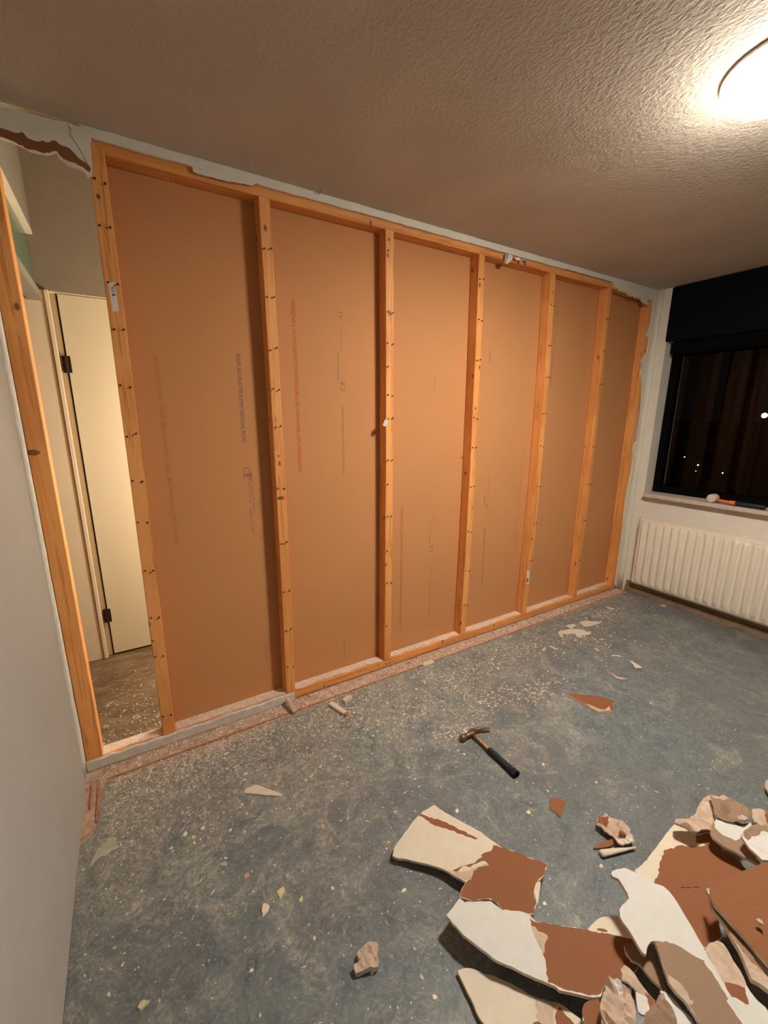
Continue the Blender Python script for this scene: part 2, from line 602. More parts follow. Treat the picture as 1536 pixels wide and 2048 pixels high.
# side door frame with a green transom above, in the hall's left wall
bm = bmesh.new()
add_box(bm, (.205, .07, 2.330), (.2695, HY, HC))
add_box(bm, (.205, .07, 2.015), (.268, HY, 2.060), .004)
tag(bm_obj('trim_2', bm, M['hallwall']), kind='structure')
w2 = struct('window_2', (.205, .07, 2.318), (.271, HY - .002, 2.334), M['trimw'])
p = box('pane', (.235, .075, 2.055), (.245, HY - .003, 2.325), M['transom'], w2)
# far door
d1 = empty('door_1', (.327, HY, 0)); tag(d1, kind='structure')
def rel(o, parent):
    o.location = Vector(o.location) - parent.location
    return o
bm = bmesh.new()
add_box(bm, (.330, HY - .004, .012), (1.145, HY + .036, 2.062), .002)
o = bm_obj('door_leaf', bm, M['door'], d1, origin=(.33, HY, .012))
bm = bmesh.new()
add_box(bm, (.10, HY - .018, 0), (.277, HY - .001, 2.070), .003)
add_box(bm, (.277, HY - .026, 0), (.299, HY + .04, 2.072), .004)
add_box(bm, (.299, HY + .012, 0), (.322, HY + .06, 2.072), .002)
add_box(bm, (.299, HY - .0005, 2.0625), (1.17, HY + .05, 2.073), .002)
add_box(bm, (1.148, HY - .02, 0), (1.18, HY + .05, 2.072), .003)
bm_obj('door_frame', bm, M['trimw'], d1, origin=(.196, HY, 0))
for hz in (1.718, .27):
    bm = bmesh.new()
    sections(bm, [((.325, HY - .009, hz - .045), (1, 0, 0), (0, 1, 0), .007, .007, 2), ((.325, HY - .009, hz + .045), (1, 0, 0), (0, 1, 0), .007, .007, 2)], 10)
    add_box(bm, (.306, HY - .006, hz - .042), (.345, HY - .001, hz + .042))
    tag(bm_obj('hinge', bm, M['brass'], d1, origin=(.325, HY - .009, hz)), 'dark metal hinge')
# unseen hall light, set at mid height so the door is evenly lit
hl = bpy.data.lights.new('hall_bulb', 'POINT'); hl.energy = HALL_W; hl.color = (1.0, .93, .74); hl.shadow_soft_size = .09
ho = bpy.data.objects.new('hall_bulb', hl); COL.objects.link(ho); ho.location = (1.45, .42, 1.25)

# ---------------------------------------------------------------- stud wall
G_ST = 'upright pine studs of the stripped partition'


def zat(x, v, y=-.001):
    lo, hi = -.5, 3.0
    for _ in range(40):
        m = (lo + hi) / 2
        q = Vector((x, y, m)) - CAM
        vv = 1024 + PY - FPX * q.dot(UP) / q.dot(FW)
        if vv > v: lo = m
        else: hi = m
    return (lo + hi) / 2


def make_stud(xs, w, label, vs, z0=.043, z1=2.31, depth=.067, off=0.3, single=(), group=G_ST):
    b = empty('wooden_stud', (xs[0], 0, z0))
    tag(b, label, 'stud', group)
    bm = bmesh.new()
    rings = []
    hs = [0, .25, .5, .75, 1]
    c = lambda t: xs[0] * (1 - t) * (1 - 2 * t) + xs[1] * 4 * t * (1 - t) + xs[2] * t * (2 * t - 1)
    for t in hs:
        z = z0 + (z1 - z0) * t
        X = c(t)
        ch = .0022
        ring = [(X - w / 2 + ch, 0), (X + w / 2 - ch, 0), (X + w / 2, ch), (X + w / 2, depth - ch), (X + w / 2 - ch, depth), (X - w / 2 + ch, depth), (X - w / 2, depth - ch), (X - w / 2, ch)]
        rings.append([bm.verts.new((a, q, z)) for a, q in ring])
    for A, B in zip(rings, rings[1:]):
        for i in range(8):
            bm.faces.new((A[i], A[(i + 1) % 8], B[(i + 1) % 8], B[i]))
    bm.faces.new(rings[0]); bm.faces.new(rings[-1])
    bm_obj('timber', bm, M['wood'], b, origin=(xs[0], 0, z0))
    rnd = random.Random(int(xs[0] * 1000))
    for v in vs:
        z = zat(xs[1], v)
        t = (z - z0) / (z1 - z0)
        for s in (-1, 1):
            if s == 1 and v in single: continue
            bm = bmesh.new()
            X = c(t) + s * w * off + rnd.uniform(-.002, .002); Z = z + rnd.uniform(-.006, .006)
            ln = rnd.uniform(.003, .010)
            sections(bm, [((X, .001, Z), (1, 0, 0), (0, 0, 1), .0018, .0018, 2), ((X, -ln, Z), (1, 0, 0), (0, 0, 1), .0018, .0018, 2), ((X, -ln, Z), (1, 0, 0), (0, 0, 1), .0040, .0040, 2), ((X, -ln - .0018, Z), (1, 0, 0), (0, 0, 1), .0034, .0034, 2)], 8)
            bm_obj('screw', bm, M['screw'], b, origin=(X, 0, Z))
    return b


SL = make_stud((.2755, .2745, .274), .058, 'first pine stud on the left, tight against the grey wall', [], single=())
S = []
S.append(make_stud((.5585, .5665, .5715), .051, 'pine stud at the right edge of the doorway gap', [362, 455, 570, 658, 773, 870, 963, 1045, 1140, 1235, 1312, 1430], z1=2.335))
S.append(make_stud((1.1350, 1.1400, 1.1350), .047, 'pine stud with the dark knot at mid height, next after the doorway stud', [497, 594, 698, 777, 853, 975, 1084, 1183, 1258, 1333]))
S.append(make_stud((1.7290, 1.7350, 1.7290), .046, 'pine stud with a white paper scrap stuck halfway up', [505, 625, 688, 733, 790, 838, 922, 970, 1032, 1100, 1165, 1250, 1325], single=(505, 733, 970, 1100, 1250)))
S.append(make_stud((2.3190, 2.3300, 2.3190), .043, 'brightest lit pine stud, left of the blue and white packing scrap', [558, 641, 721, 836, 895, 973, 1063, 1141, 1209]))
S.append(make_stud((2.9110, 2.9400, 2.9110), .042, 'pine stud with a small white sticker near its foot', [611, 693, 753, 828, 893, 972, 1047, 1122]))
S.append(make_stud((3.5030, 3.5200, 3.5030), .042, 'pine stud with a pale torn label near its top, nearest to the window corner', [640, 703, 768, 893, 968, 1040, 1120]))
make_stud((4.034, 4.036, 4.034), .046, 'last pine stud half covered by ragged plaster in the window corner', [], z0=.043)

# stickers and scraps fixed on the studs
def stud_patch(parent, pts, label, cat=None, mat='sticker', y=-.0006, th=.0005, name='sticker'):
    bm = bmesh.new()
    P = [ony(u, v, y) for u, v in pts]
    f = bm.faces.new([bm.verts.new(p) for p in P])
    r = bmesh.ops.extrude_face_region(bm, geom=[f])
    bmesh.ops.translate(bm, verts=[g for g in r['geom'] if isinstance(g, bmesh.types.BMVert)], vec=(0, th, 0))
    o = bm_obj(name, bm, M[mat], parent, origin=P[0])
    if label: tag(o, label)
    return o
st = stud_patch(S[0], [(216, 566), (229, 564), (238, 622), (225, 623)], 'white sticker with small print')
for k_, (v0, v1) in enumerate(((575, 577), (580, 581.5), (584, 585), (588, 592))):
    s_ = (v0 - 566) * .16
    o = stud_patch(S[0], [(220 + s_, v0), (227 + s_, v0 - .5), (227.5 + s_, v1 - .5), (220.5 + s_, v1)], None, mat='ink', y=-.0009, th=.0002, name='printed_bar')
    o.parent = st; o.location = Vector(o.location) + S[0].location - (S[0].location + st.location)
st = stud_patch(S[4], [(1054, 1142), (1059, 1141), (1058, 1167), (1053, 1168)], 'small white sticker')
stud_patch(S[4], [(1054, 1157), (1057, 1156), (1056.4, 1164), (1053.6, 1165)], None, mat='ink', y=-.001, th=.0002, name='printed_bar')
# pale label on the side face of the sixth stud
bm = bmesh.new()
x6 = 3.520 - .0215
P = [(x6 - .0004, .018, 1.90), (x6 - .0004, .036, 1.90), (x6 - .0004, .036, 2.03), (x6 - .0004, .018, 2.03)]
f = bm.faces.new([bm.verts.new(p) for p in P])
r = bmesh.ops.extrude_face_region(bm, geom=[f])
bmesh.ops.translate(bm, verts=[g for g in r['geom'] if isinstance(g, bmesh.types.BMVert)], vec=(.0003, 0, 0))
tag(bm_obj('sticker', bm, M['sticker'], S[5], origin=P[0]), 'pale torn label')

def knot(parent, u, v, rx, rz):
    c_ = ony(u, v, -.0003)
    bm = bmesh.new()
    sections(bm, [((c_.x, .0004, c_.z), (1, 0, 0), (0, 0, 1), rx, rz, 2), ((c_.x, -.0004, c_.z), (1, 0, 0), (0, 0, 1), rx, rz, 2), ((c_.x, -.0006, c_.z), (1, 0, 0), (0, 0, 1), rx * .7, rz * .7, 2)], 14)
    tag(bm_obj('knot', bm, M['knot'], parent, origin=tuple(c_), smooth=True), 'dark brown knot in the pine')
M['knot'] = simple('pine_knot', (0.22, 0.075, 0.022), 0.6, var=0.4, vs=120)
for a_k in ((SL, 66, 905, .020, .010), (S[1], 562, 996, .017, .009), (S[1], 557, 912, .004, .006), (S[0], 197, 393, .006, .008), (S[0], 305, 1282, .006, .004), (S[3], 951, 817, .006, .008), (S[3], 939, 898, .008, .007), (S[4], 1106, 585, .004, .007), (S[2], 778, 479, .007, .006)):
    knot(*a_k)
# horizontal timbers
o = box('top_plate', (.545, .003, 2.310), (XR - .001, .068, 2.346), M['wood_x'], bevel=.002)
tag(o, 'long pine plate running under the ceiling above the studs', 'timber')
bm = bmesh.new()
add_box(bm, (XL + .002, .003, .0), (XR - .001, .068, .041), .002)
o = tag(bm_obj('bottom_plate', bm, M['wood_x'], origin=(2.1, .03, 0)), 'long pine plate on the floor under the studs, with plaster dust on it', 'timber')
plate_ = o
for u_, v_ in ((886, 1283), (650, 1373), (989, 1250), (1134, 1213)):
    c_ = ony(u_, v_, .002)
    bm = bmesh.new()
    sections(bm, [((c_.x, .004, c_.z), (1, 0, 0), (0, 0, 1), .011, .008, 2), ((c_.x, .0018, c_.z), (1, 0, 0), (0, 0, 1), .010, .007, 2), ((c_.x, .0014, c_.z), (1, 0, 0), (0, 0, 1), .006, .005, 2)], 12)
    tag(bm_obj('filled_screw_hole', bm, M['knot'], plate_, origin=tuple(c_)), 'dark rimmed screw hole')
    bm = bmesh.new()
    sections(bm, [((c_.x, .0016, c_.z), (1, 0, 0), (0, 0, 1), .0045, .004, 2), ((c_.x + .002, -.007, c_.z + .001), (1, 0, 0), (0, 0, 1), .004, .0035, 2)], 10)
    tag(bm_obj('white_plug', bm, M['cream'], plate_, origin=tuple(c_)), 'white wall plug stub')
M['dustwhite'] = simple('pink_plaster_dust', (0.70, 0.54, 0.42), 0.95, var=0.2, vs=70, bump=0.5)
# dust lying on the plate between the studs
bays = [(.30, .53), (.592, 1.11), (1.165, 1.705), (1.762, 2.30), (2.345, 2.90), (2.945, 3.48), (3.54, 4.0)]
for i, (a, b_) in enumerate(bays):
    rnd = random.Random(30 + i)
    pl = []
    m = 14
    for q in range(m + 1): pl.append((a + (b_ - a) * q / m, .067))
    for q in range(m + 1): pl.append((b_ - (b_ - a) * q / m, .006 + rnd.uniform(0, .018 if i > 1 else .01)))
    sheet('plaster_dust', pl, lambda x, y: (x, y, .0428), .0016, [M['dustwhite']], amp=.0016, freq=40, grid=.02, step=.05, jit=.001, seed=40 + i,
          label='layer of pink plaster dust on the floor plate, ' + ['in the doorway gap', 'in the first bay right of the doorway', 'in the bay with the red printed line', 'in the brightest bay in the middle', 'in the bay under the blue and white scrap', 'in the second bay from the window corner', 'in the narrowest bay at the window corner'][i], cat='dust', group='dust layers on the floor plate').__setitem__('kind', 'stuff')

# painted batten / old board edge along the left end of the plate
bm = bmesh.new()
pl = [(.246, .0)]
rnd = random.Random(9)
top = [(.246 + (1.15 - .246) * q / 30, .044 + rnd.uniform(-.003, .004)) for q in range(31)]
prof = [(-.0125, lambda h: 0.0), (-.0130, lambda h: h - .004), (-.0100, lambda h: h), (-.0005, lambda h: h - .001), (-.0005, lambda h: 0.0)]
grid_ = [[bm.verts.new((x_, y_, fz(h_))) for y_, fz in prof] for x_, h_ in top]
for A, B in zip(grid_, grid_[1:]):
    for i in range(4):
        bm.faces.new((A[i], A[i + 1], B[i + 1], B[i]))
    bm.faces.new((A[4], A[0], B[0], B[4]))
bm.faces.new(grid_[0]); bm.faces.new(list(reversed(grid_[-1])))
tag(bm_obj('skirting_remnant', bm, simple('grey_white_batten_paint', (.62, .56, .48), .7, var=.12, vs=30, bump=.3), origin=(.7, -.006, 0)), 'white painted board edge along the floor plate, from the grey wall to the second stud', 'skirting')

# brown plasterboard sheets seen from behind, with their print
seams = [.5665, 1.140, 1.735, 2.330, 2.935, 3.515, XR + .05]
panel_lab = ['brown board sheet right of the doorway stud, with blue lettering down its right side',
             'brown board sheet with the strong red printed line at upper left',
             'brightest brown board sheet in the middle, with a red line low on its left',
             'brown board sheet with short dark marks low on its left, under the packing scrap',
             'brown board sheet with a thin grey line near its top, second from window corner',
             'narrow darkest brown board sheet at the window corner']
PAN = []
for i in range(6):
    a, b_ = seams[i] + .001, seams[i + 1] - .001
    bm = bmesh.new()
    add_box(bm, (a, .0695, .012), (b_, .0820, 2.345), .001)
    o = bm_obj('plasterboard_sheet', bm, M['kraft'], origin=((a + b_) / 2, .0695, .012))
    PAN.append(tag(o, panel_lab[i], 'plasterboard', 'brown board sheets behind the studs'))


def print_text(parent, s, x, z0, z1, width, mat, up=False, bold=0.0, label=None, name='printed_text', y=.0691):
    """lettering running along z between z0 and z1, `width` across"""
    cu = bpy.data.curves.new('lettering', 'FONT')
    cu.body = s
    cu.size = 1.0
    cu.offset = bold
    cu.resolution_u = 2
    to = bpy.data.objects.new('lettering', cu)
    COL.objects.link(to)
    bpy.context.view_layer.update()
    me = bpy.data.meshes.new_from_object(to.evaluated_get(bpy.context.evaluated_depsgraph_get()))
    bpy.data.objects.remove(to); bpy.data.curves.remove(cu)
    xs_ = [v_.co.x for v_ in me.vertices]; ys_ = [v_.co.y for v_ in me.vertices]
    lx, ly = max(xs_) - min(xs_), max(ys_) - min(ys_)
    mx, my = min(xs_), min(ys_)
    L_ = abs(z1 - z0)
    for v_ in me.vertices:
        a = (v_.co.x - mx) / lx * L_; b2 = (v_.co.y - my) / ly * width
        if up: v_.co = (-b2 + width / 2, 0, a)
        else: v_.co = (b2 - width / 2, 0, -a)
    me.name = name
    me.materials.clear(); me.materials.append(mat)
    o = link(name, me, parent)
    o.location = Vector((x, y, z0)) - parent.location
    if label: tag(o, label)
    return o


print_text(PAN[0], 'RIGIPS BAUPLATTE 9,5MM ORIGINAL RIGIPS', 1.002, 1.716, 1.336, .021, M['blueink'], label='faded blue lettering')
print_text(PAN[0], 'CE', 1.006, 1.226, 1.178, .032, M['greyink'])
print_text(PAN[0], 'EN 520 TYP A', 1.012, 1.195, 1.060, .010, M['greyink'])
print_text(PAN[0], 'RIGIPS', 1.024, 1.200, 1.155, .010, M['blueink'])
print_text(PAN[0], 'DIN 18180 GKB 9,5', 1.026, 1.14, 1.00, .009, M['greyink'])
print_text(PAN[0], '0620', 1.010, 1.03, .985, .012, M['greyink'])
print_text(PAN[0], '12:45', 1.014, .96, .92, .010, M['greyink'])
print_text(PAN[0], 'ACHTERZIJDE - NIET BEHANGEN - NIET BETEGELEN - RUCKSEITE', .682, 1.688, .905, .020, M['redfaint'], bold=.01)
print_text(PAN[0], '1835 0620', 1.037, .325, .225, .008, M['greyink'])
print_text(PAN[1], 'ACHTERZIJDE NIET BEHANGEN NIET BETEGELEN RUCKSEITE NICHT TAPEZIEREN', 1.264, 1.186, 1.966, .023, M['redink'], up=True, bold=.022, label='strong red lettering')
print_text(PAN[1], 'CE', 1.500, 1.575, 1.625, .022, M['greyink'], up=True)
print_text(PAN[1], 'RIGIPS', 1.478, 1.63, 1.68, .009, M['blueink'], up=True)
print_text(PAN[1], 'EN 520', 1.478, 1.685, 1.76, .007, M['greyink'], up=True)
print_text(PAN[1], 'GKB 9,5 MM', 1.497, 1.76, 1.86, .007, M['greyink'], up=True)
print_text(PAN[1], '31', 1.498, 1.91, 1.94, .016, M['greyink'], up=True)
print_text(PAN[1], 'RIGIPS BAUPLATTE 9,5MM ORIGINAL RIGIPS', 1.498, 1.160, 1.505, .012, M['greyink'], up=True)
print_text(PAN[1], '1835 0620', 1.480, .11, .21, .008, M['greyink'], up=True)
print_text(PAN[2], 'ACHTERZIJDE NIET BEHANGEN NIET BETEGELEN RUCKSEITE NICHT TAPEZIEREN', 1.866, .175, .943, .018, M['redink'], up=True, bold=.012)
print_text(PAN[2], 'CE', 2.086, .640, .685, .026, M['greyink'], up=True)
print_text(PAN[2], 'RIGIPS', 2.070, .70, .745, .009, M['ink'], up=True)
print_text(PAN[2], 'EN 520 TYP A', 2.076, .755, .84, .006, M['greyink'], up=True)
print_text(PAN[2], 'GKB 9,5 MM', 2.096, .81, .87, .006, M['greyink'], up=True)
print_text(PAN[2], 'RIGIPS BAUPLATTE 9,5MM ORIGINAL', 2.086, .22, .545, .009, M['greyink'], up=True)
print_text(PAN[2], '1835 0620', 2.072, 1.58, 1.68, .008, M['greyink'], up=True)
print_text(PAN[3], 'RIGIPS BAUPLATTE 9,5MM ORIGINAL RIGIPS', 2.532, .350, .735, .017, M['blueink'], up=True)
print_text(PAN[3], 'CE', 2.532, .86, .90, .026, M['greyink'], up=True)
print_text(PAN[3], 'RIGIPS', 2.512, .90, .95, .010, M['ink'], up=True)
print_text(PAN[3], 'EN 520 TYP A GKB', 2.540, .93, 1.08, .008, M['greyink'], up=True)
print_text(PAN[3], '1835', 2.486, 1.77, 1.84, .010, M['blueink'], up=True)
print_text(PAN[3], 'ACHTERZIJDE NIET BEHANGEN NIET BETEGELEN', 2.845, .50, 1.25, .012, M['redfaint'], up=True)
print_text(PAN[4], 'RIGIPS BAUPLATTE 9,5MM', 3.060, 1.66, 1.96, .011, M['blueink'], up=True)
print_text(PAN[4], '18', 3.095, .68, .73, .010, M['ink'], up=True)
print_text(PAN[4], '35', 3.060, 2.10, 2.16, .010, M['greyink'], up=True)

# ---------------------------------------------------------------- remnants of the removed lining
def wallpiece(name, px, mats, patches=(), y=-.0125, th=.0115, kind='structure', seed=3, **kw):
    poly = [tuple(ony(u, v, y).xz) for u, v in px]
    pat = [([tuple(ony(u, v, y).xz) for u, v in pl], mi) for pl, mi in patches]
    o = sheet(name, poly, lambda a, b: (a, y, b), th, mats, pat, up=(0, -1, 0), seed=seed, **kw)
    if kind: o['kind'] = kind
    return o


# pale strip left along the ceiling
rnd = random.Random(77)
pl = [(.536, CEIL - .0005), (3.62, CEIL - .0005)]
x = 3.62
low = []
while x > .59:
    low.append((x, 2.343 + rnd.uniform(-.0015, .0015) + (0.004 if x > 3 else 0)))
    x -= .04
low += [(.588, 2.344), (.536, 2.346)]
# thin plaster tongue near the third bay
sheet('trim_3', pl + low, lambda a, b: (a, -.0125, b), .0125, [M['wallrem'], M['gypsum']], up=(0, -1, 0), grid=.05, step=.05, jit=.001, seed=8)['kind'] = 'structure'
wallpiece('trim_3', [(385, 332), (400, 338), (440, 345), (470, 352), (500, 361), (512, 366), (505, 371), (480, 366), (450, 361), (420, 353), (395, 347), (386, 342)], [M['wallrem'], M['gypsum']], y=-.014, th=.006, seed=12, jit=.0015)
# torn lining above the doorway gap
wallpiece('trim_4', [(-40, 201), (0, 213), (60, 228), (130, 243.5), (160, 253), (184, 262), (181, 290), (183, 305), (184, 345), (184, 352), (176, 357), (172, 347), (165, 340), (150, 334), (135, 330), (128, 322), (118, 316), (112, 304), (100, 308), (80, 306), (60, 301), (45, 293), (30, 286), (15, 280), (0, 275), (-40, 258)],
          [M['wallrem'], M['core'], M['pinktan'], M['gypsum']],
          [([(-38, 240), (0, 256), (20, 262), (30, 266), (45, 264), (55, 276), (70, 282), (85, 281), (100, 284), (112, 282), (125, 292), (140, 298), (150, 308), (165, 322), (181, 338), (180, 345), (165, 334), (150, 326), (135, 322), (120, 312), (114, 303), (100, 306), (80, 304), (60, 299), (45, 291), (30, 284), (15, 278), (0, 273), (-38, 256)], 1)], y=-.010, th=.009, seed=21, step=.012, jit=.0018, amp=.002)
# white flap beside the doorway stud
wallpiece('trim_4', [(137, 249), (150, 253), (184, 262), (181, 288), (183, 318), (184, 338), (178, 332), (170, 318), (163, 303), (155, 290), (148, 279), (140, 268), (143, 258)], [M['wallrem'], M['gypsum']], y=-.0135, th=.003, seed=22, amp=.001)
# ragged strip in the window corner and above the last bay
c6 = lambda a, b: (1186 + a / 4.097, 500 + b / 4.096)
c7 = lambda a, b: (1186 + a / 4.097, 900 + b / 4.096)
rag = [c6(*p_) for p_ in [(172, 282), (185, 300), (200, 318), (215, 312), (225, 338), (240, 318), (252, 345), (262, 332), (275, 352), (290, 350), (300, 378), (312, 345), (322, 382), (340, 352), (350, 392), (362, 358), (378, 398), (385, 372), (402, 402), (408, 425), (440, 446), (452, 448), (455, 432), (444, 415), (452, 390), (466, 415), (480, 405), (497, 408), (496, 470), (488, 540), (480, 600), (468, 650), (455, 672), (440, 700), (448, 716), (465, 722), (462, 770), (450, 820), (440, 850), (415, 885), (400, 912), (405, 940), (410, 962), (398, 990), (390, 1020), (402, 1060), (412, 1110), (404, 1200), (398, 1290), (385, 1400), (370, 1500), (360, 1570), (338, 1600), (334, 1700), (325, 1800), (318, 1900), (306, 2040)]]
rag += [c7(*p_) for p_ in [(333, 60), (328, 140), (318, 180), (306, 240), (290, 320), (272, 420), (256, 560), (242, 700), (226, 820), (206, 960), (190, 1080), (184, 1108), (215, 1135)]]
P_ = [tuple(ony(u, v, -.0125).xz) for u, v in rag]
poly = [(3.40, CEIL - .0005)] + [(3.43, 2.352), (3.50, 2.350)] + [p_ for p_ in P_ if p_[0] < XR - .003] + [(XR - .018, .005), (XR - .001, .005), (XR - .001, CEIL - .0005)]
o = sheet('trim_5', poly, lambda a, b: (a, -.0125, b), .0123, [M['wallrem'], M['gypsum']], up=(0, -1, 0), grid=.04, step=.03, jit=.0012, seed=14, amp=.0012, freq=20)
o['kind'] = 'structure'
# filled corner bead
bm = bmesh.new()
secs = []
for q in range(13):
    z_ = .006 + (CEIL - .008) * q / 12
    secs.append(((XR - .010 + .002 * math.sin(q * 1.7), -.030, z_), (1, 0, 0), (0, 1, 0), .014, .020 + .002 * math.sin(q * 2.3), 2.5))
sections(bm, secs, 14)
tag(bm_obj('trim_6', bm, M['wallrem'], smooth=True), kind='structure')
# plastered edge of the left wall beside the first stud
bm = bmesh.new()
secs = []
rnd = random.Random(4)
for q in range(41):
    z_ = .03 + (CEIL - .05) * q / 40
    secs.append(((XL + .0005, -.042 + rnd.uniform(-.0012, .0012), z_), (1, 0, 0), (0, 1, 0), .0034 + rnd.uniform(0, .0015), .041, 4))
sections(bm, secs, 12)
tag(bm_obj('trim_7', bm, simple('rough_plaster_edge', (.66, .64, .57), .8, var=.1, vs=30, bump=.4), smooth=True), kind='structure')

# screw left in the ceiling strip, scraps on the frame
bm = bmesh.new()
q_ = ony(637, 388, -.0125)
sections(bm, [((q_.x - .0, -.0125, q_.z), (1, 0, 0), (0, 0, 1), .002, .002, 2), ((q_.x, -.035, q_.z), (1, 0, 0), (0, 0, 1), .002, .002, 2), ((q_.x, -.035, q_.z), (1, 0, 0), (0, 0, 1), .0045, .0045, 2), ((q_.x, -.0375, q_.z), (1, 0, 0), (0, 0, 1), .004, .004, 2)], 8)
tag(bm_obj('screw', bm, M['lip'], origin=(q_.x, -.0125, q_.z)), 'lone rusty screw sticking out of the pale strip under the ceiling', 'screw')

def vsheet(name, px, y, th, mats, patches=(), label=None, cat=None, parent=None, **kw):
    poly = [tuple(ony(u, v, y).xz) for u, v in px]
    pat = [([tuple(ony(u, v, y).xz) for u, v in pl], mi) for pl, mi in patches]
    return sheet(name, poly, lambda a, b: (a, y, b), th, mats, pat, up=(0, -1, 0), label=label, cat=cat, parent=parent, step=.006, jit=.0006, grid=.012, **kw)
c8 = lambda a, b: (980 + a / 12.8, 480 + b / 12.8)
vsheet('packing_scrap', [c8(*p_) for p_ in [(395, 345), (470, 355), (540, 375), (590, 400), (582, 490), (530, 540), (480, 580), (440, 612), (400, 595), (362, 575), (378, 480)]], -.016, .004, [M['sticker'], M['bluetape'], M['sticker']],
       [([c8(*p_) for p_ in [(398, 348), (418, 350), (400, 440), (385, 520), (372, 570), (364, 566), (380, 480)]], 1), ([c8(*p_) for p_ in [(446, 356), (470, 362), (452, 450), (432, 520), (424, 572), (408, 566), (420, 500), (440, 430)]], 1)],
       label='crumpled white and dark blue packing scrap caught under the top plate', cat='scrap', seed=31, amp=.006, freq=60)
vsheet('packing_scrap', [c8(*p_) for p_ in [(625, 425), (700, 440), (780, 455), (830, 480), (900, 500), (975, 520), (982, 570), (940, 612), (905, 600), (930, 560), (880, 530), (830, 520), (790, 585), (755, 575), (760, 530), (700, 515), (635, 505)]], -.015, .004, [M['pinktan'], M['sticker'], M['pinktan']],
       [([c8(*p_) for p_ in [(628, 428), (780, 458), (760, 520), (640, 500)]], 1)],
       label='curled pale paper strip under the top plate, right of the blue and white scrap', cat='scrap', seed=32, amp=.007, freq=60)
vsheet('paper_scrap', [(772, 838), (777, 841), (775, 848), (770, 853), (766, 850), (768, 843)], -.008, .002, [M['ptop']],
       label='tiny white paper scrap stuck on the stud at half height', cat='scrap', seed=33, amp=.004, freq=60)

# ---------------------------------------------------------------- ceiling lamp
lp = empty('ceiling_lamp', (LAMP_C[0], LAMP_C[1], CEIL))
tag(lp, 'lit round white ceiling lamp at the upper right', 'lamp')
def lathe(bm, prof, n=48, c=(0, 0)):
    rings = []
    for r_, z_ in prof:
        if r_ < 1e-6: rings.append([bm.verts.new((c[0], c[1], z_))])
        else: rings.append([bm.verts.new((c[0] + r_ * math.cos(2 * math.pi * i / n), c[1] + r_ * math.sin(2 * math.pi * i / n), z_)) for i in range(n)])
    for A, B in zip(rings, rings[1:]):
        for i in range(n):
            j = (i + 1) % n
            if len(A) == 1: bm.faces.new((A[0], B[i], B[j]))
            elif len(B) == 1: bm.faces.new((A[i], B[0], A[j]))
            else: bm.faces.new((A[i], B[i], B[j], A[j]))
bm = bmesh.new()
lathe(bm, [(0, 0), (LAMP_R * .96, 0), (LAMP_R * 1.0, -.004), (LAMP_R * 1.0, -.010), (LAMP_R * .985, -.012), (0, -.012)])
bm_obj('base', bm, M['lampring'], lp, smooth=False)
bm = bmesh.new()
prof = [(0, -.0125), (LAMP_R * .96, -.0125), (LAMP_R * .985, -.016)]
for q in range(1, 15):
    t = math.pi / 2 * q / 14
    prof.append((LAMP_R * .985 * math.cos(t) ** .7 if q < 14 else 0, -.016 - .052 * math.sin(t)))
lathe(bm, prof)
bm_obj('diffuser', bm, M['diffuser'], lp, smooth=True)

# ---------------------------------------------------------------- window, blind, radiator
w1 = struct('window_1', (XR + .115, WY1, WZ0), (XR + .118, WY1 + .01, WZ0 + .01), M['black'])
bm = bmesh.new()
fx0, fx1 = XR + .112, XR + .175
for lo, hi in (((fx0, WY1, WZ0), (fx1, WY0, WZ0 + .052)), ((fx0, WY1, WZ1 - .10), (fx1, WY0, WZ1)), ((fx0, WY0 - .055, WZ0 + .052), (fx1, WY0, WZ1 - .10)), ((fx0, WY1, WZ0 + .052), (fx1, WY1 + .055, WZ1 - .10))):
    add_box(bm, lo, hi, .004)
bm_obj('window_frame', bm, M['black'], w1)
bm = bmesh.new()
add_box(bm, (XR + .14, WY1 + .055, WZ0 + .052), (XR + .146, WY0 - .055, WZ1 - .10))
bm_obj('pane', bm, M['glass'], w1)
# reveal and sill
bm = bmesh.new()
add_box(bm, (XR - .056, WY1 - .03, WZ0 - .030), (XR + .112, WY0 - .018, WZ0), .004)
tag(bm_obj('sill', bm, simple('sill_stone', (.56, .48, .40), .5, var=.1, vs=40, bump=.1), w1), 'pale stone window sill')
bl = empty('blind_box', (XR, (WY0 + WY1) / 2, WZ1)); tag(bl, 'dark navy roller blind box between window and ceiling', 'blind')
bm = bmesh.new()
add_box(bm, (XR - .012, WY1, WZ1 - .002), (XR + .03, WY0 + .003, CEIL - .004), .003)
bm_obj('cover', bm, M['navy'], bl, origin=(XR, (WY0 + WY1) / 2, WZ1))
bm = bmesh.new()
add_box(bm, (XR + .03, WY1 + .02, WZ1 - .095), (XR + .11, WY0 - .02, WZ1 - .002), .01)
bm_obj('blind_roll', bm, M['black'], bl, origin=(XR, (WY0 + WY1) / 2, WZ1))

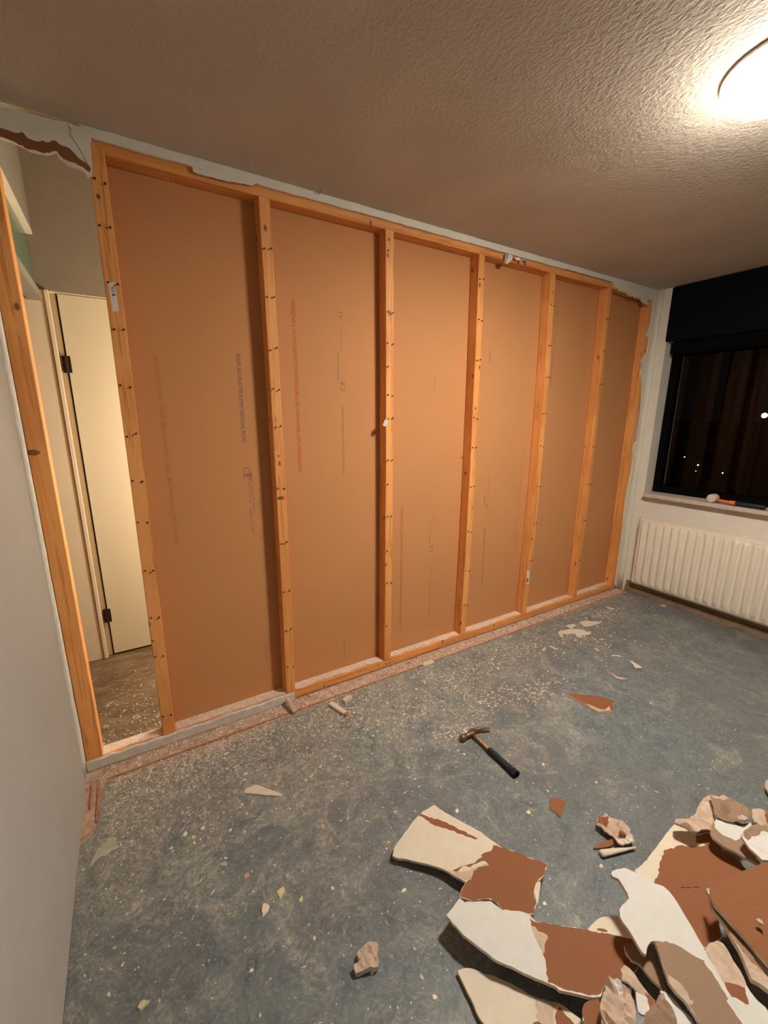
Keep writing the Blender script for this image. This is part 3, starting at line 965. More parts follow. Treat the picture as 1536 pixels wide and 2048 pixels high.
RX = 4.0
rd = empty('radiator', (RX + .03, -1.05, .115)); tag(rd, 'cream ribbed panel radiator under the window', 'radiator')
RY0, RY1, RZ0, RZ1 = -.150, -1.92, .112, .668
bm = bmesh.new()
pitch_ = .0553
nx = 10
ys_ = []
yy = RY0
nr = int((abs(RY1 - RY0) - .02) / pitch_)
cols = [(RY0, 0)]
prof_t = [(.00, 0), (.14, 0), (.24, .6), (.34, .95), (.5, 1.0), (.66, .95), (.76, .6), (.86, 0)]
for r_ in range(nr):
    b0 = RY0 - .012 - r_ * pitch_
    for t, d_ in prof_t: cols.append((b0 - t * pitch_, d_))
cols.append((RY1, 0))
rows = [(RZ0, 0), (RZ0 + .022, 0), (RZ0 + .030, .25), (RZ0 + .040, .7), (RZ0 + .054, 1), (RZ1 - .056, 1), (RZ1 - .042, .7), (RZ1 - .033, .25), (RZ1 - .024, 0), (RZ1 - .004, 0), (RZ1, 0)]
G = []
for z_, rz_ in rows:
    G.append([bm.verts.new((RX + .016 - .016 * d_ * rz_ + (.003 if z_ in (RZ0, RZ1) else 0), y_, z_)) for y_, d_ in cols])
for A, B in zip(G, G[1:]):
    for i in range(len(cols) - 1):
        bm.faces.new((A[i], A[i + 1], B[i + 1], B[i]))
Gb = [[bm.verts.new((RX + .026, y_, z_)) for y_ in (RY0, RY1)] for z_ in (RZ0, RZ1)]
bm.faces.new((Gb[0][0], Gb[0][1], Gb[1][1], Gb[1][0]))
bm.faces.new(G[0] + [Gb[0][1], Gb[0][0]]); bm.faces.new(G[-1] + [Gb[1][1], Gb[1][0]])
bm.faces.new([g[0] for g in G] + [Gb[1][0], Gb[0][0]]); bm.faces.new([g[-1] for g in G] + [Gb[1][1], Gb[0][1]])
bm_obj('front_panel', bm, M['radiator'], rd, origin=(RX + .03, -1.05, .115), smooth=True)
bm = bmesh.new()
add_box(bm, (RX + .062, RY1, RZ0), (RX + .076, RY0 - .004, RZ1), .003)
bm_obj('rear_panel', bm, M['radiator'], rd, origin=(RX + .03, -1.05, .115))
bm = bmesh.new()
add_box(bm, (RX + .0262, RY0 - .03, RZ1 - .012), (RX + .0618, RY0 - .002, RZ1 - .004), .002)
add_box(bm, (RX + .0262, RY0 - .006, RZ0 + .01), (RX + .0618, RY0 - .002, RZ1 - .012), .001)
bm_obj('side_grille', bm, M['radiator'], rd, origin=(RX + .03, -1.05, .115))
for y_ in (-.32, -1.7):
    bm = bmesh.new()
    add_box(bm, (RX + .076, y_ - .015, .2), (XR - .0005, y_ + .015, .6), .001)
    bm_obj('wall_bracket', bm, M['radiator'], rd, origin=(RX + .03, -1.05, .115))

# mallet on the sill
mz = WZ0 + .031
mroot = empty('rubber_mallet', (4.085, -.585, WZ0)); tag(mroot, 'mallet with dusty white head and orange handle lying on the window sill', 'mallet')
bm = bmesh.new()
hx, hy = 4.085, -.590
secs = []
ax = Vector((-1, .03, 0)).normalized(); sd = Vector((.03, 1, 0)).normalized()
for t, rr in ((-.044, .022), (-.042, .027), (-.034, .030), (0, .029), (.034, .030), (.042, .027), (.044, .022)):
    secs.append((Vector((hx, hy, mz)) + ax * t * .75, sd, (0, 0, 1), rr, rr, 2))
sections(bm, secs, 24)
bm_obj('head', bm, M['malletw'], mroot, origin=(hx, hy, mz), smooth=True)
hd = Vector((-.03, -1, 0)).normalized(); hs_ = Vector((1, -.03, 0)).normalized()
h0 = Vector((hx, hy, mz - .012))
bm = bmesh.new()
secs = [(h0 + hd * t + Vector((0, 0, zz)), hs_, (0, 0, 1), r1, r2, 2.6) for t, r1, r2, zz in ((.022, .010, .009, .006), (.06, .010, .009, .002), (.095, .010, .0095, 0), (.105, .0145, .013, 0), (.130, .0145, .0135, 0), (.137, .012, .012, 0))]
sections(bm, secs, 16)
tag(bm_obj('handle', bm, M['orange'], mroot, origin=tuple(h0), smooth=True), 'orange handle')
bm = bmesh.new()
secs = [(h0 + hd * t + Vector((0, 0, -.001)), hs_, (0, 0, 1), r1, r1 * .95, 2.4) for t, r1 in ((.137, .012), (.142, .0155), (.18, .0165), (.25, .0155), (.29, .017), (.30, .012))]
sections(bm, secs, 16)
tag(bm_obj('grip', bm, M['rubber'], mroot, origin=tuple(h0), smooth=True), 'black rubber grip')

# ---------------------------------------------------------------- night outside
struct('floor', (5, -60, -9.1), (90, 60, -9.0), M['dark_ground'])
G_L = 'distant street lights seen through the window'
lights = [(1385, 863, 44, 'y', .30, 'large yellow light, highest of the cluster'), (1379, 888, 50, 'w', .07, 'white light just below the large yellow one'), (1374, 901, 52, 'w', .07, 'white light second down on the left of the cluster'), (1369, 914, 48, 'w', .11, 'white light lowest on the left side of the cluster'), (1393, 891, 55, 'w', .05, 'faint light right of the cluster'),
          (1396, 930, 42, 'w', .13, 'bright white light in the lower cluster'), (1391, 942, 40, 'w', .10, 'lowest white light of the cluster'), (1374, 938, 45, 'w', .05, 'faint light at the lower left'), (1445, 946, 38, 'w', .10, 'lone low light in the middle of the glass'), (1476, 910, 45, 'w', .14, 'white light at the right of the glass'), (1470, 901, 50, 'w', .05, 'faint light just above the right one'), (1529, 831, 40, 'w', .42, 'brightest bluish street light at the picture edge')]
for u, v, X, c_, r_, nm in lights:
    q_ = onx(u, v, X)
    rt = empty('street_lamp', (q_.x, q_.y, -9))
    tag(rt, 'far off ' + nm + ', outside the window', 'street lamp', G_L)
    bm = bmesh.new()
    bmesh.ops.create_icosphere(bm, subdivisions=2, radius=r_ * .42)
    bmesh.ops.translate(bm, verts=bm.verts, vec=(0, 0, q_.z + 9))
    bm_obj('lamp_head', bm, M['street_y' if c_ == 'y' else 'street_w'], rt)
    bm = bmesh.new()
    sections(bm, [((0, 0, 0), (1, 0, 0), (0, 1, 0), .08, .08, 2), ((0, 0, q_.z + 9 - r_ * .6), (1, 0, 0), (0, 1, 0), .05, .05, 2)], 8)
    bm_obj('pole', bm, M['black'], rt)
bm = bmesh.new()
add_box(bm, (70, -60, -9), (80, 8, 2.5)); add_box(bm, (60, -20, -9), (69, -9, 5.5)); add_box(bm, (63, 10, -9), (70, 30, 1))
tag(bm_obj('building', bm, M['facade'], origin=(70, 0, -9)), 'dark blocks of buildings far beyond the window', 'building')
# dark bars added outside the glass, standing in for stud reflections
for i, (u, v) in enumerate(((1402, 800), (1457, 800), (1502, 800))):
    q_ = onx(u, v, 5.0)
    bm = bmesh.new()
    add_box(bm, (4.97, q_.y - .035, -.2), (5.05, q_.y + .035, 2.8), .004)
    tag(bm_obj('balcony_post', bm, M['black'], origin=(5.0, q_.y, -.2)), ['leftmost of the three dark posts outside the window', 'middle of the three dark posts outside the window', 'rightmost of the three dark posts outside the window'][i], 'post', 'dark posts outside the window')

# ---------------------------------------------------------------- claw hammer
a_ = onz(944, 1468, .014); b2_ = onz(1024, 1541, .014)
dirh = Vector((b2_.x - a_.x, b2_.y - a_.y, 0)).normalized()
ang = math.atan2(dirh.y, dirh.x)
hm = empty('claw_hammer', (a_.x, a_.y, 0), ang)
tag(hm, 'worn claw hammer with dark blue rubber grip lying on the linoleum', 'hammer')
# local: +X down the handle, +Y towards the claw
HL = (Vector((b2_.x, b2_.y)) - Vector((a_.x, a_.y))).length
X, Y, Z = Vector((1, 0, 0)), Vector((0, 1, 0)), Vector((0, 0, 1))
bm = bmesh.new()
sections(bm, [((.004, 0, .017), Y, Z, .0085, .006, 2.4), ((.05, 0, .0165), Y, Z, .0070, .0055, 2.4), ((.13, 0, .0165), Y, Z, .0085, .006, 2.4)], 14)
o = bm_obj('shaft', bm, M['shaft'], hm, smooth=True)
bm = bmesh.new()
gs = []
for t, w_, h_ in ((.108, .010, .008), (.114, .0125, .011), (.15, .0130, .0115), (.19, .0125, .0115), (.23, .0140, .0125), (.27, .0155, .0135), (HL + .006, .0165, .0140), (HL + .012, .012, .011)):
    gs.append(((t, 0, .0145), Y, Z, w_, h_, 2.5))
sections(bm, gs, 18)
tag(bm_obj('grip', bm, M['rubber'], hm, smooth=True), 'dark blue rubber grip')
bm = bmesh.new()
cz = .019
# eye and cheek, neck, striking face along local -Y... measured on the photo the face points to the left
sections(bm, [((-.004, .022, cz), X, Z, .013, .011, 3), ((-.003, .0, cz), X, Z, .017, .0125, 3), ((-.001, -.018, cz), X, Z, .013, .0115, 2.5), ((.0, -.030, cz), X, Z, .0105, .0105, 2), ((.0, -.042, cz), X, Z, .0115, .0115, 2), ((.0, -.045, cz), X, Z, .0150, .0150, 2), ((.0, -.062, cz), X, Z, .0155, .0155, 2), ((.0, -.065, cz), X, Z, .0135, .0135, 2)], 18)
for s_ in (-1, 1):
    secs = []
    for q in range(8):
        t = q / 7
        yy_ = .018 + .070 * t
        xx_ = -.004 + .030 * t * t
        zz_ = cz + s_ * (.0045 + .0045 * t)
        secs.append(((xx_, yy_, zz_), Vector((1, -.5 * t, 0)).normalized(), Z, .0085 * (1 - .72 * t), .0052 * (1 - .25 * t), 3))
    sections(bm, secs, 10)
bm_obj('head', bm, M['steel'], hm, smooth=True)

# ---------------------------------------------------------------- debris heap and loose pieces
PC, PK, PT, GY = M['cream'], M['core'], M['pinktan'], M['gypsum']
c4 = lambda a, b: (760 + a / 3.84, 1560 + b / 3.84)
c5 = lambda a, b: (1080 + a / 3.3684, 1560 + b / 3.3684)
cA = lambda a, b: (1336 + a / 7.68, 1560 + b / 7.68)
cB = lambda a, b: (1336 + a / 7.68, 1848 + b / 7.68)
cC = lambda a, b: (1186 + a / 7.68, 1848 + b / 7.68)
cD = lambda a, b: (1036 + a / 7.68, 1848 + b / 7.68)
cE = lambda a, b: (1136 + a / 7.68, 1700 + b / 7.68)
mp = lambda fn, L_: [fn(*q) for q in L_]
G_H = 'broken plasterboard pieces of the heap'

shard('plasterboard_piece', mp(c4, [(415, 190), (500, 250), (610, 310), (760, 390), (930, 515), (990, 530), (1130, 590), (1290, 640), (1255, 740), (1200, 790), (1185, 860), (1200, 960), (1180, 1030), (1130, 1035), (1060, 1010), (940, 1002), (900, 945), (830, 912), (700, 930), (610, 900), (625, 840), (660, 785), (590, 745), (500, 690), (400, 655), (300, 632), (200, 605), (140, 602), (95, 582), (110, 520), (150, 460), (210, 380), (260, 310), (330, 240)]), .040, [PC, PK, PT, GY],
      [(mp(c4, [(872, 500), (925, 518), (990, 532), (1130, 592), (1285, 642), (1250, 738), (1196, 790), (1182, 860), (1196, 958), (1176, 1026), (1130, 1032), (1060, 1006), (942, 998), (902, 940), (830, 908), (700, 926), (614, 897), (630, 842), (664, 782), (700, 745), (715, 700), (760, 665), (836, 652), (806, 622), (745, 640), (690, 672), (640, 660), (600, 700), (575, 715), (560, 690), (620, 665), (660, 655), (720, 640), (790, 580), (755, 598), (800, 560), (850, 548)]), 1),
       (mp(c4, [(310, 258), (400, 290), (500, 322), (600, 377), (700, 422), (752, 448), (735, 458), (650, 428), (550, 388), (450, 356), (400, 338), (340, 294), (300, 276)]), 1),
       (mp(c4, [(520, 690), (600, 705), (690, 690), (800, 640), (836, 652), (760, 668), (715, 702), (700, 765), (655, 775), (590, 742)]), 2)],
      gx=.05, gy=-.03, seed=101, label='cream broken board with a brown streak and a bare brown right end', cat='plasterboard', group=G_H)
shard('plasterboard_piece', mp(c4, [(1220, 775), (1235, 790), (1230, 830), (1215, 940), (1205, 955), (1180, 860), (1195, 800)]), .055, [PC, GY], thick=.004, seed=102, amp=.004, freq=50, grid=.012,
      label='narrow upright paper flap at the right end of the cream and brown board', cat='plasterboard')
# white quad and brown board below it: one board, white paint left, paper torn right
shard('plasterboard_piece', mp(c4, [(610, 905), (650, 938), (850, 930), (940, 1000), (1060, 1005), (1145, 1030), (1200, 1090)]) + mp(c5, [(60, 965), (200, 988), (330, 1008), (440, 1030), (560, 1055), (680, 1075), (700, 1180), (640, 1290), (560, 1330), (500, 1360), (430, 1400), (410, 1460)]) + mp(cD, [(1150, 1130), (900, 1075), (640, 1020), (580, 960), (450, 905)]) + mp(c4, [(1200, 1525), (1150, 1500), (1010, 1430), (900, 1388), (740, 1268), (640, 1190), (510, 1040), (560, 980)]), .062, [M['ptop'], PK, PT, GY],
      [(mp(c4, [(1150, 1060), (1200, 1092)]) + mp(c5, [(60, 968), (200, 991), (330, 1011), (440, 1033), (560, 1058), (676, 1078), (696, 1180), (636, 1288), (560, 1328), (496, 1358), (428, 1398), (408, 1440)]) + mp(cD, [(1150, 1090), (900, 1050), (700, 1000), (600, 950), (455, 900), (440, 700), (425, 560), (385, 470), (330, 350), (280, 240), (240, 140), (205, 30)]), 1),
       (mp(cD, [(205, 30), (260, 40), (310, 110), (400, 140), (455, 175), (460, 225), (425, 270), (408, 330), (410, 430), (390, 455), (330, 350), (280, 240)]), 2)],
      gx=-.02, gy=.02, seed=103, thick=.010, label='broken board, left half bright white, right half brown, below the streaked cream one', cat='plasterboard', group=G_H)
shard('plasterboard_piece', mp(c4, [(595, 1462), (640, 1446), (720, 1450), (800, 1490), (880, 1505), (1000, 1560), (1180, 1662), (1300, 1700), (1375, 1712), (1420, 1740), (1536, 1832), (1650, 1960), (1600, 2080), (900, 2080), (800, 1874), (740, 1780), (700, 1682), (640, 1560), (600, 1480)]), .016, [PC, PK, PT, GY],
      [(mp(c4, [(1185, 1668), (1300, 1704), (1370, 1718), (1345, 1740), (1330, 1800), (1330, 1900), (1200, 1960), (1190, 1880), (1215, 1850), (1190, 1800), (1215, 1790), (1195, 1740)]), 2),
       (mp(c4, [(1180, 1860), (1215, 1852), (1250, 1880), (1280, 1980), (1160, 1990)]), 1),
       (mp(cD, [(640, 1268), (860, 1530), (1000, 1700), (600, 1700), (590, 1536), (565, 1420), (590, 1340)]), 1)],
      gy=-.01, seed=104, label='cream pointed board piece at the bottom edge with torn brown right side', cat='plasterboard', group=G_H)
# half round white piece behind the brown board
shard('plasterboard_piece', mp(cE, [(300, 1230), (345, 1165), (400, 1112), (450, 1065), (500, 1035), (560, 1025), (640, 1015), (720, 1014), (800, 1020), (900, 1150), (1000, 1300), (1020, 1500), (700, 1500), (400, 1400)]), .030, [PC, PK, GY],
      [(mp(cE, [(435, 1215), (480, 1200), (560, 1212), (610, 1240), (600, 1262), (540, 1258), (460, 1238)]), 1)], seed=105, gy=-.05,
      label='rounded cream board piece with a small torn oval, half under the white piece', cat='plasterboard', group=G_H)
# large brown board with cream left margin
shard('plasterboard_piece', mp(c5, [(905, 300), (980, 330), (1060, 365), (1160, 350), (1215, 430), (1225, 470), (1290, 500), (1340, 540), (1390, 600), (1300, 760), (1200, 850), (1215, 1000), (1228, 1050), (1180, 1090), (1130, 1135), (1000, 1130), (900, 1000), (800, 850), (720, 720), (635, 612), (720, 540), (800, 430), (850, 360)]), .055, [M['cream'], PK, M['hole'], GY],
      [(mp(c5, [(1050, 375), (1160, 352), (1213, 432), (1223, 472), (1288, 502), (1338, 542), (1386, 600), (1298, 758), (1197, 850), (1212, 1000), (1225, 1050), (1178, 1088), (1130, 1130), (1000, 1126), (902, 1000), (830, 860), (765, 700), (795, 640), (805, 570), (840, 470), (880, 458), (900, 462), (940, 440), (1000, 446), (1060, 448), (1120, 438), (1050, 420)]), 1), (mp(c5, [(945, 727), (1000, 721), (1045, 717), (1105, 729), (1045, 723), (1000, 728)]), 2)],
      gx=.03, gy=.0, seed=106, thick=.011, label='large brown faced board with cream left margin, behind the big white piece', cat='plasterboard', group=G_H)
# crack line on it
# big white centre piece, lower half peeled to tan
GF = mp(c5, [(480, 628), (490, 610), (520, 598), (570, 590), (630, 615), (700, 655), (770, 694), (830, 715), (870, 750), (910, 802), (970, 902), (1030, 1000), (1100, 1120), (1130, 1190), (1200, 1300), (1280, 1450)]) + mp(cB, [(900, 1180), (1000, 1320), (1120, 1480), (1200, 1600), (1300, 1760), (700, 1760), (500, 1560), (420, 1420), (300, 1240), (240, 1160), (120, 1050), (10, 900)]) + mp(c5, [(850, 1310), (820, 1220), (795, 1140), (772, 1084), (745, 1090), (722, 1125), (714, 1180), (690, 1165), (640, 1080), (600, 1010), (560, 960), (540, 920), (535, 870), (555, 840), (600, 795), (590, 760), (555, 700), (530, 662), (490, 646)])
shard('plasterboard_piece', GF, .135, [M['ptop'], M['tan'], PT, GY],
      [(mp(c5, [(774, 1082), (850, 1084), (900, 1100), (950, 1124), (1000, 1158), (1050, 1190), (1108, 1216)]) + mp(cB, [(560, 590), (680, 740), (780, 900), (880, 1060), (950, 1200), (1050, 1400), (1180, 1600), (1280, 1750), (705, 1750), (503, 1556), (425, 1420), (305, 1240), (245, 1160), (125, 1050), (14, 900)]) + mp(c5, [(852, 1310), (822, 1220), (797, 1140)]), 1),
       (mp(cB, [(0, 780), (100, 850), (230, 960), (300, 1060), (330, 1160), (400, 1200), (360, 1250), (300, 1240), (245, 1160), (125, 1050), (14, 900)]), 2)],
      gx=.02, gy=.10, seed=107, thick=.011, amp=.004, freq=5, label='big bright white board piece on the heap, peeled to tan paper lower down', cat='plasterboard', group=G_H)
# lower right piece under it
shard('plasterboard_piece', mp(cB, [(560, 430), (600, 340), (640, 290), (760, 250), (850, 300), (920, 400), (1000, 560), (1100, 700), (1170, 830), (1210, 950), (1280, 1060), (1380, 1180), (1500, 1280), (1600, 1450), (1700, 1760), (1000, 1760), (860, 1100), (700, 800)]), .095, [M['ptop'], M['pinktan'], PK, GY],
      [(mp(cB, [(562, 430), (602, 342), (642, 293), (760, 254), (848, 303), (918, 402), (998, 562), (1097, 702), (1166, 832), (1205, 948), (1190, 985), (1060, 930), (950, 905), (860, 888), (800, 1000), (700, 800)]), 1),
       (mp(cB, [(862, 888), (950, 905), (1060, 930), (1185, 985), (1195, 1070), (1245, 1240), (1190, 1230), (1090, 1160), (1040, 1130), (980, 1120), (900, 1000)]), 2)],
      gx=.02, gy=.05, seed=108, label='pink and white board piece with a maroon torn square, right of the big white one', cat='plasterboard', group=G_H)
# big brown board at the right edge
shard('plasterboard_piece', mp(c5, [(1145, 715), (1200, 685), (1300, 640), (1400, 600), (1480, 572), (1536, 553), (1700, 500), (2000, 700), (1900, 1500), (1700, 1400), (1620, 1320), (1536, 1240), (1480, 1178), (1400, 1085), (1300, 975), (1230, 895), (1180, 845), (1160, 800), (1150, 760)]), .165, [M['core'], GY],
      gx=.06, gy=.05, seed=109, thick=.012, amp=.003, freq=6, label='largest brown faced board, high on the heap at the right picture edge', cat='plasterboard', group=G_H)
shard('torn_paper_layers', mp(c5, [(1120, 735), (1145, 725), (1152, 760), (1165, 815), (1200, 865), (1260, 940), (1330, 1030), (1410, 1120), (1480, 1200), (1560, 1290), (1640, 1400), (1600, 1470), (1536, 1420), (1480, 1370), (1430, 1335), (1390, 1250), (1340, 1150), (1290, 1080), (1260, 1000), (1220, 940), (1180, 890), (1150, 850), (1140, 790)]), .132, [M['pinktan'], M['tan'], GY],
      [(mp(c5, [(1170, 850), (1260, 950), (1360, 1080), (1440, 1190), (1500, 1290), (1420, 1230), (1340, 1130), (1260, 1030), (1200, 940)]), 1)],
      gx=.04, gy=.05, seed=110, thick=.014, amp=.010, freq=18, grid=.014, crease=.006, label='split layers of torn paper and gypsum under the edge of the largest brown board', cat='plasterboard')
shard('plaster_crumb_piece', mp(c5, [(1455, 935), (1475, 930), (1500, 950), (1508, 975), (1490, 965), (1465, 950)]), .185, [PT, GY], thick=.006, seed=111, grid=.01, label='small pink crumb lying on the largest brown board', cat='debris')
# crumpled papers at the top of the heap
G_P = 'crumpled torn paper pieces of the heap'
shard('torn_paper', mp(cA, [(100, 655), (120, 590), (210, 590), (320, 600), (380, 550), (440, 480), (470, 400), (540, 300), (640, 265), (720, 290), (760, 400), (740, 540), (705, 640), (660, 780), (530, 785), (460, 830), (370, 830), (250, 760), (120, 700)]), .105, [M['pinktan'], M['tan'], GY], [(mp(cA, [(120, 692), (260, 720), (400, 800), (450, 828), (370, 828), (250, 758)]), 1)],
      gx=-.02, gy=.05, seed=120, thick=.006, amp=.018, freq=14, grid=.010, crease=.026, label='folded pink tan paper at the top left of the heap with a rolled lower edge', cat='torn paper', group=G_P)
shard('torn_paper', mp(cA, [(635, 250), (720, 255), (790, 248), (850, 235), (890, 270), (960, 310), (1040, 350), (1130, 400), (1240, 470), (1275, 560), (1230, 620), (1160, 650), (1080, 640), (920, 612), (780, 562), (715, 540), (685, 430), (650, 330)]), .125, [M['tan'], M['pinktan'], GY], [(mp(cA, [(640, 255), (850, 240), (920, 300), (700, 290)]), 1), (mp(cA, [(1060, 560), (1130, 540), (1210, 590), (1160, 645), (1080, 635)]), 1)],
      gx=.0, gy=.06, seed=121, thick=.006, amp=.016, freq=13, grid=.010, crease=.020, label='curled tan paper sheet forming the top of the heap', cat='torn paper', group=G_P)
shard('plasterboard_piece', mp(cA, [(690, 650), (780, 565), (930, 600), (1060, 640), (1150, 680), (1340, 640), (1380, 680), (1180, 780), (1125, 870), (1200, 1000), (1300, 1130), (1420, 1275), (1380, 1295), (1260, 1230), (1150, 1175), (1050, 1110), (950, 1060), (860, 1010), (780, 955), (690, 880), (650, 800), (670, 700)]), .110, [M['tan'], M['ptop'], PK, GY],
      [(mp(cA, [(705, 650), (780, 568), (930, 605), (1060, 645), (1150, 685), (1330, 645), (1180, 780), (1115, 850), (1100, 900), (1030, 930), (900, 870), (800, 815), (720, 740)]), 1), (mp(cA, [(930, 625), (1060, 640), (1180, 640), (1240, 620), (1220, 690), (1150, 730), (1060, 690)]), 2)],
      gx=-.03, gy=.06, seed=122, thick=.008, amp=.006, freq=10, label='board sliver near the top of the heap, whitish above with a curled tan lower lip', cat='plasterboard', group=G_H)
shard('plasterboard_piece', mp(cA, [(1120, 870), (1150, 800), (1180, 770), (1280, 710), (1380, 678), (1480, 700), (1560, 750), (1750, 900), (1750, 1240), (1600, 1270), (1430, 1255), (1380, 1200), (1250, 1040)]), .155, [M['ptop'], M['tan'], GY],
      [(mp(cA, [(1160, 800), (1190, 772), (1282, 714), (1380, 682), (1478, 704), (1556, 754), (1745, 900), (1745, 960), (1536, 830), (1420, 810), (1380, 870), (1280, 880), (1230, 920), (1170, 860)]), 1)],
      gx=.02, gy=.04, seed=123, thick=.008, amp=.012, freq=16, grid=.012, crease=.018, label='ridged grey white board piece with tan top at the right picture edge', cat='plasterboard', group=G_H)
shard('torn_paper', mp(cA, [(1270, 480), (1400, 470), (1470, 490), (1600, 560), (1750, 700), (1750, 860), (1536, 720), (1480, 695), (1380, 672), (1330, 650), (1285, 600)]), .125, [M['pinktan'], PK, GY], [(mp(cA, [(1480, 500), (1600, 565), (1740, 700), (1740, 840), (1536, 700), (1500, 640)]), 1)],
      gx=0, gy=.06, seed=124, thick=.006, amp=.012, freq=16, grid=.014, crease=.008, label='pink torn paper behind the ridged piece at the upper right of the heap', cat='torn paper', group=G_P)
shard('torn_paper', [(1531, 1562), (1545, 1556), (1575, 1575), (1590, 1610), (1560, 1612), (1545, 1596), (1536, 1584), (1530, 1573)], .03, [M['pinktan'], GY], seed=125, thick=.006, amp=.008, freq=20, grid=.012, label='pale torn scrap at the right picture edge, behind the heap', cat='torn paper')
# lower clumps between the white piece and the bottom edge
shard('torn_paper', mp(cC, [(95, 1340), (120, 1180), (150, 1080), (190, 1010), (180, 960), (220, 880), (290, 855), (360, 870), (425, 880), (430, 960), (520, 960), (580, 1000), (620, 1200), (650, 1380), (640, 1560), (600, 1700), (200, 1700), (130, 1520)]), .100, [M['pinktan'], M['ptop'], GY], [(mp(cC, [(290, 870), (420, 885), (430, 960), (470, 1050), (400, 1100), (340, 1020)]), 1)],
      gx=0, gy=.03, seed=130, thick=.010, amp=.016, freq=20, grid=.009, crease=.030, label='crumpled pale plaster and paper clump below the brown board end', cat='torn paper', group=G_P)
shard('torn_paper', mp(cC, [(425, 690), (480, 635), (560, 680), (640, 780), (700, 880), (760, 960), (820, 1020), (960, 1180), (930, 1260), (890, 1320), (850, 1200), (790, 1100), (700, 1050), (620, 960), (540, 900), (440, 860), (450, 780)]), .112, [M['pinktan'], PK, GY], [(mp(cC, [(790, 1040), (860, 1080), (955, 1180), (925, 1256), (888, 1310), (852, 1200), (830, 1120)]), 1)],
      gx=0, gy=.04, seed=131, thick=.006, amp=.012, freq=18, grid=.010, crease=.008, label='narrow folded paper piece with a brown lower tip, left of the dark gap', cat='torn paper', group=G_P)
shard('plasterboard_piece', mp(cC, [(655, 1040), (760, 1090), (830, 1130), (850, 1200), (870, 1290), (860, 1360), (800, 1400), (740, 1385), (690, 1340), (670, 1200)]), .108, [M['ptop'], GY], seed=132, thick=.006, gy=.03,
      label='small white board chip beside the crumpled clump', cat='plasterboard')
shard('torn_paper', mp(cC, [(1010, 1100), (1075, 1110), (1100, 1190), (1200, 1290), (1250, 1380), (1280, 1480), (1310, 1700), (760, 1700), (790, 1420), (880, 1340), (960, 1210)]), .105, [M['tan'], M['pinktan'], GY], [(mp(cC, [(1020, 1110), (1070, 1115), (1090, 1180), (1040, 1160)]), 1)],
      gy=.03, seed=133, thick=.008, amp=.012, freq=18, grid=.010, crease=.018, label='rounded tan paper lump at the bottom edge, left of the white curved strip', cat='torn paper', group=G_P)
shard('plasterboard_piece', mp(cC, [(1030, 1022), (1100, 1038), (1200, 1110), (1290, 1200), (1350, 1290), (1430, 1360), (1500, 1430), (1560, 1540), (1700, 1760), (1320, 1760), (1290, 1536), (1245, 1340), (1190, 1240), (1100, 1140), (1050, 1070)]), .100, [M['ptop'], GY], seed=134, gy=.04, thick=.009,
      label='curved white board strip at the bottom edge beneath the peeled tan piece', cat='plasterboard', group=G_H)
shard('plasterboard_piece', mp(cC, [(480, 330), (560, 300), (660, 320), (760, 420), (880, 520), (950, 520), (1000, 700), (1060, 860), (1130, 1000), (1090, 1035), (1000, 940), (900, 850), (800, 720), (720, 610), (600, 560), (500, 430)]), .085, [M['tan'], GY], seed=135, gy=.04, thick=.008, amp=.006, freq=14,
      label='shaded tan board piece beside the dark gap under the big white piece', cat='plasterboard', group=G_H)
shard('plasterboard_piece', mp(cD, [(1090, 1175), (1150, 1150), (1230, 1148), (1262, 1200), (1275, 1320), (1280, 1540), (1300, 1760), (1080, 1760), (1040, 1536), (985, 1450), (1000, 1420), (990, 1290), (1020, 1220)]), .055, [PK, M['cream'], GY], [(mp(cD, [(985, 1450), (1000, 1425), (1020, 1500), (1070, 1640), (1050, 1640), (1030, 1540)]), 1)],
      seed=136, gy=.02, label='brown faced board piece at the bottom edge, left of the crumpled clump', cat='plasterboard', group=G_H)
# rubble carrying the upper boards
for i, (x_, y_, sx, sy, z0_, z1_) in enumerate(((1.80, -1.56, .05, .04, 0, .035), (2.03, -1.66, .07, .06, 0, .05), (2.02, -1.67, .06, .05, .051, .10))):
    rnd = random.Random(200 + i)
    pl = []
    for q in range(11):
        a = 2 * math.pi * q / 11
        rr = rnd.uniform(.78, 1.08)
        pl.append((x_ + sx * rr * math.cos(a), y_ + sy * rr * math.sin(a)))
    sheet('plaster_rubble', pl, lambda a, b, z1_=z1_: (a, b, z1_), z1_ - z0_, [M['tan'], GY], amp=.002, freq=20, seed=200 + i, jit=.003,
          label='broken gypsum lumps inside the heap, mostly under the upper boards', cat='plasterboard', group='gypsum lumps inside the heap')

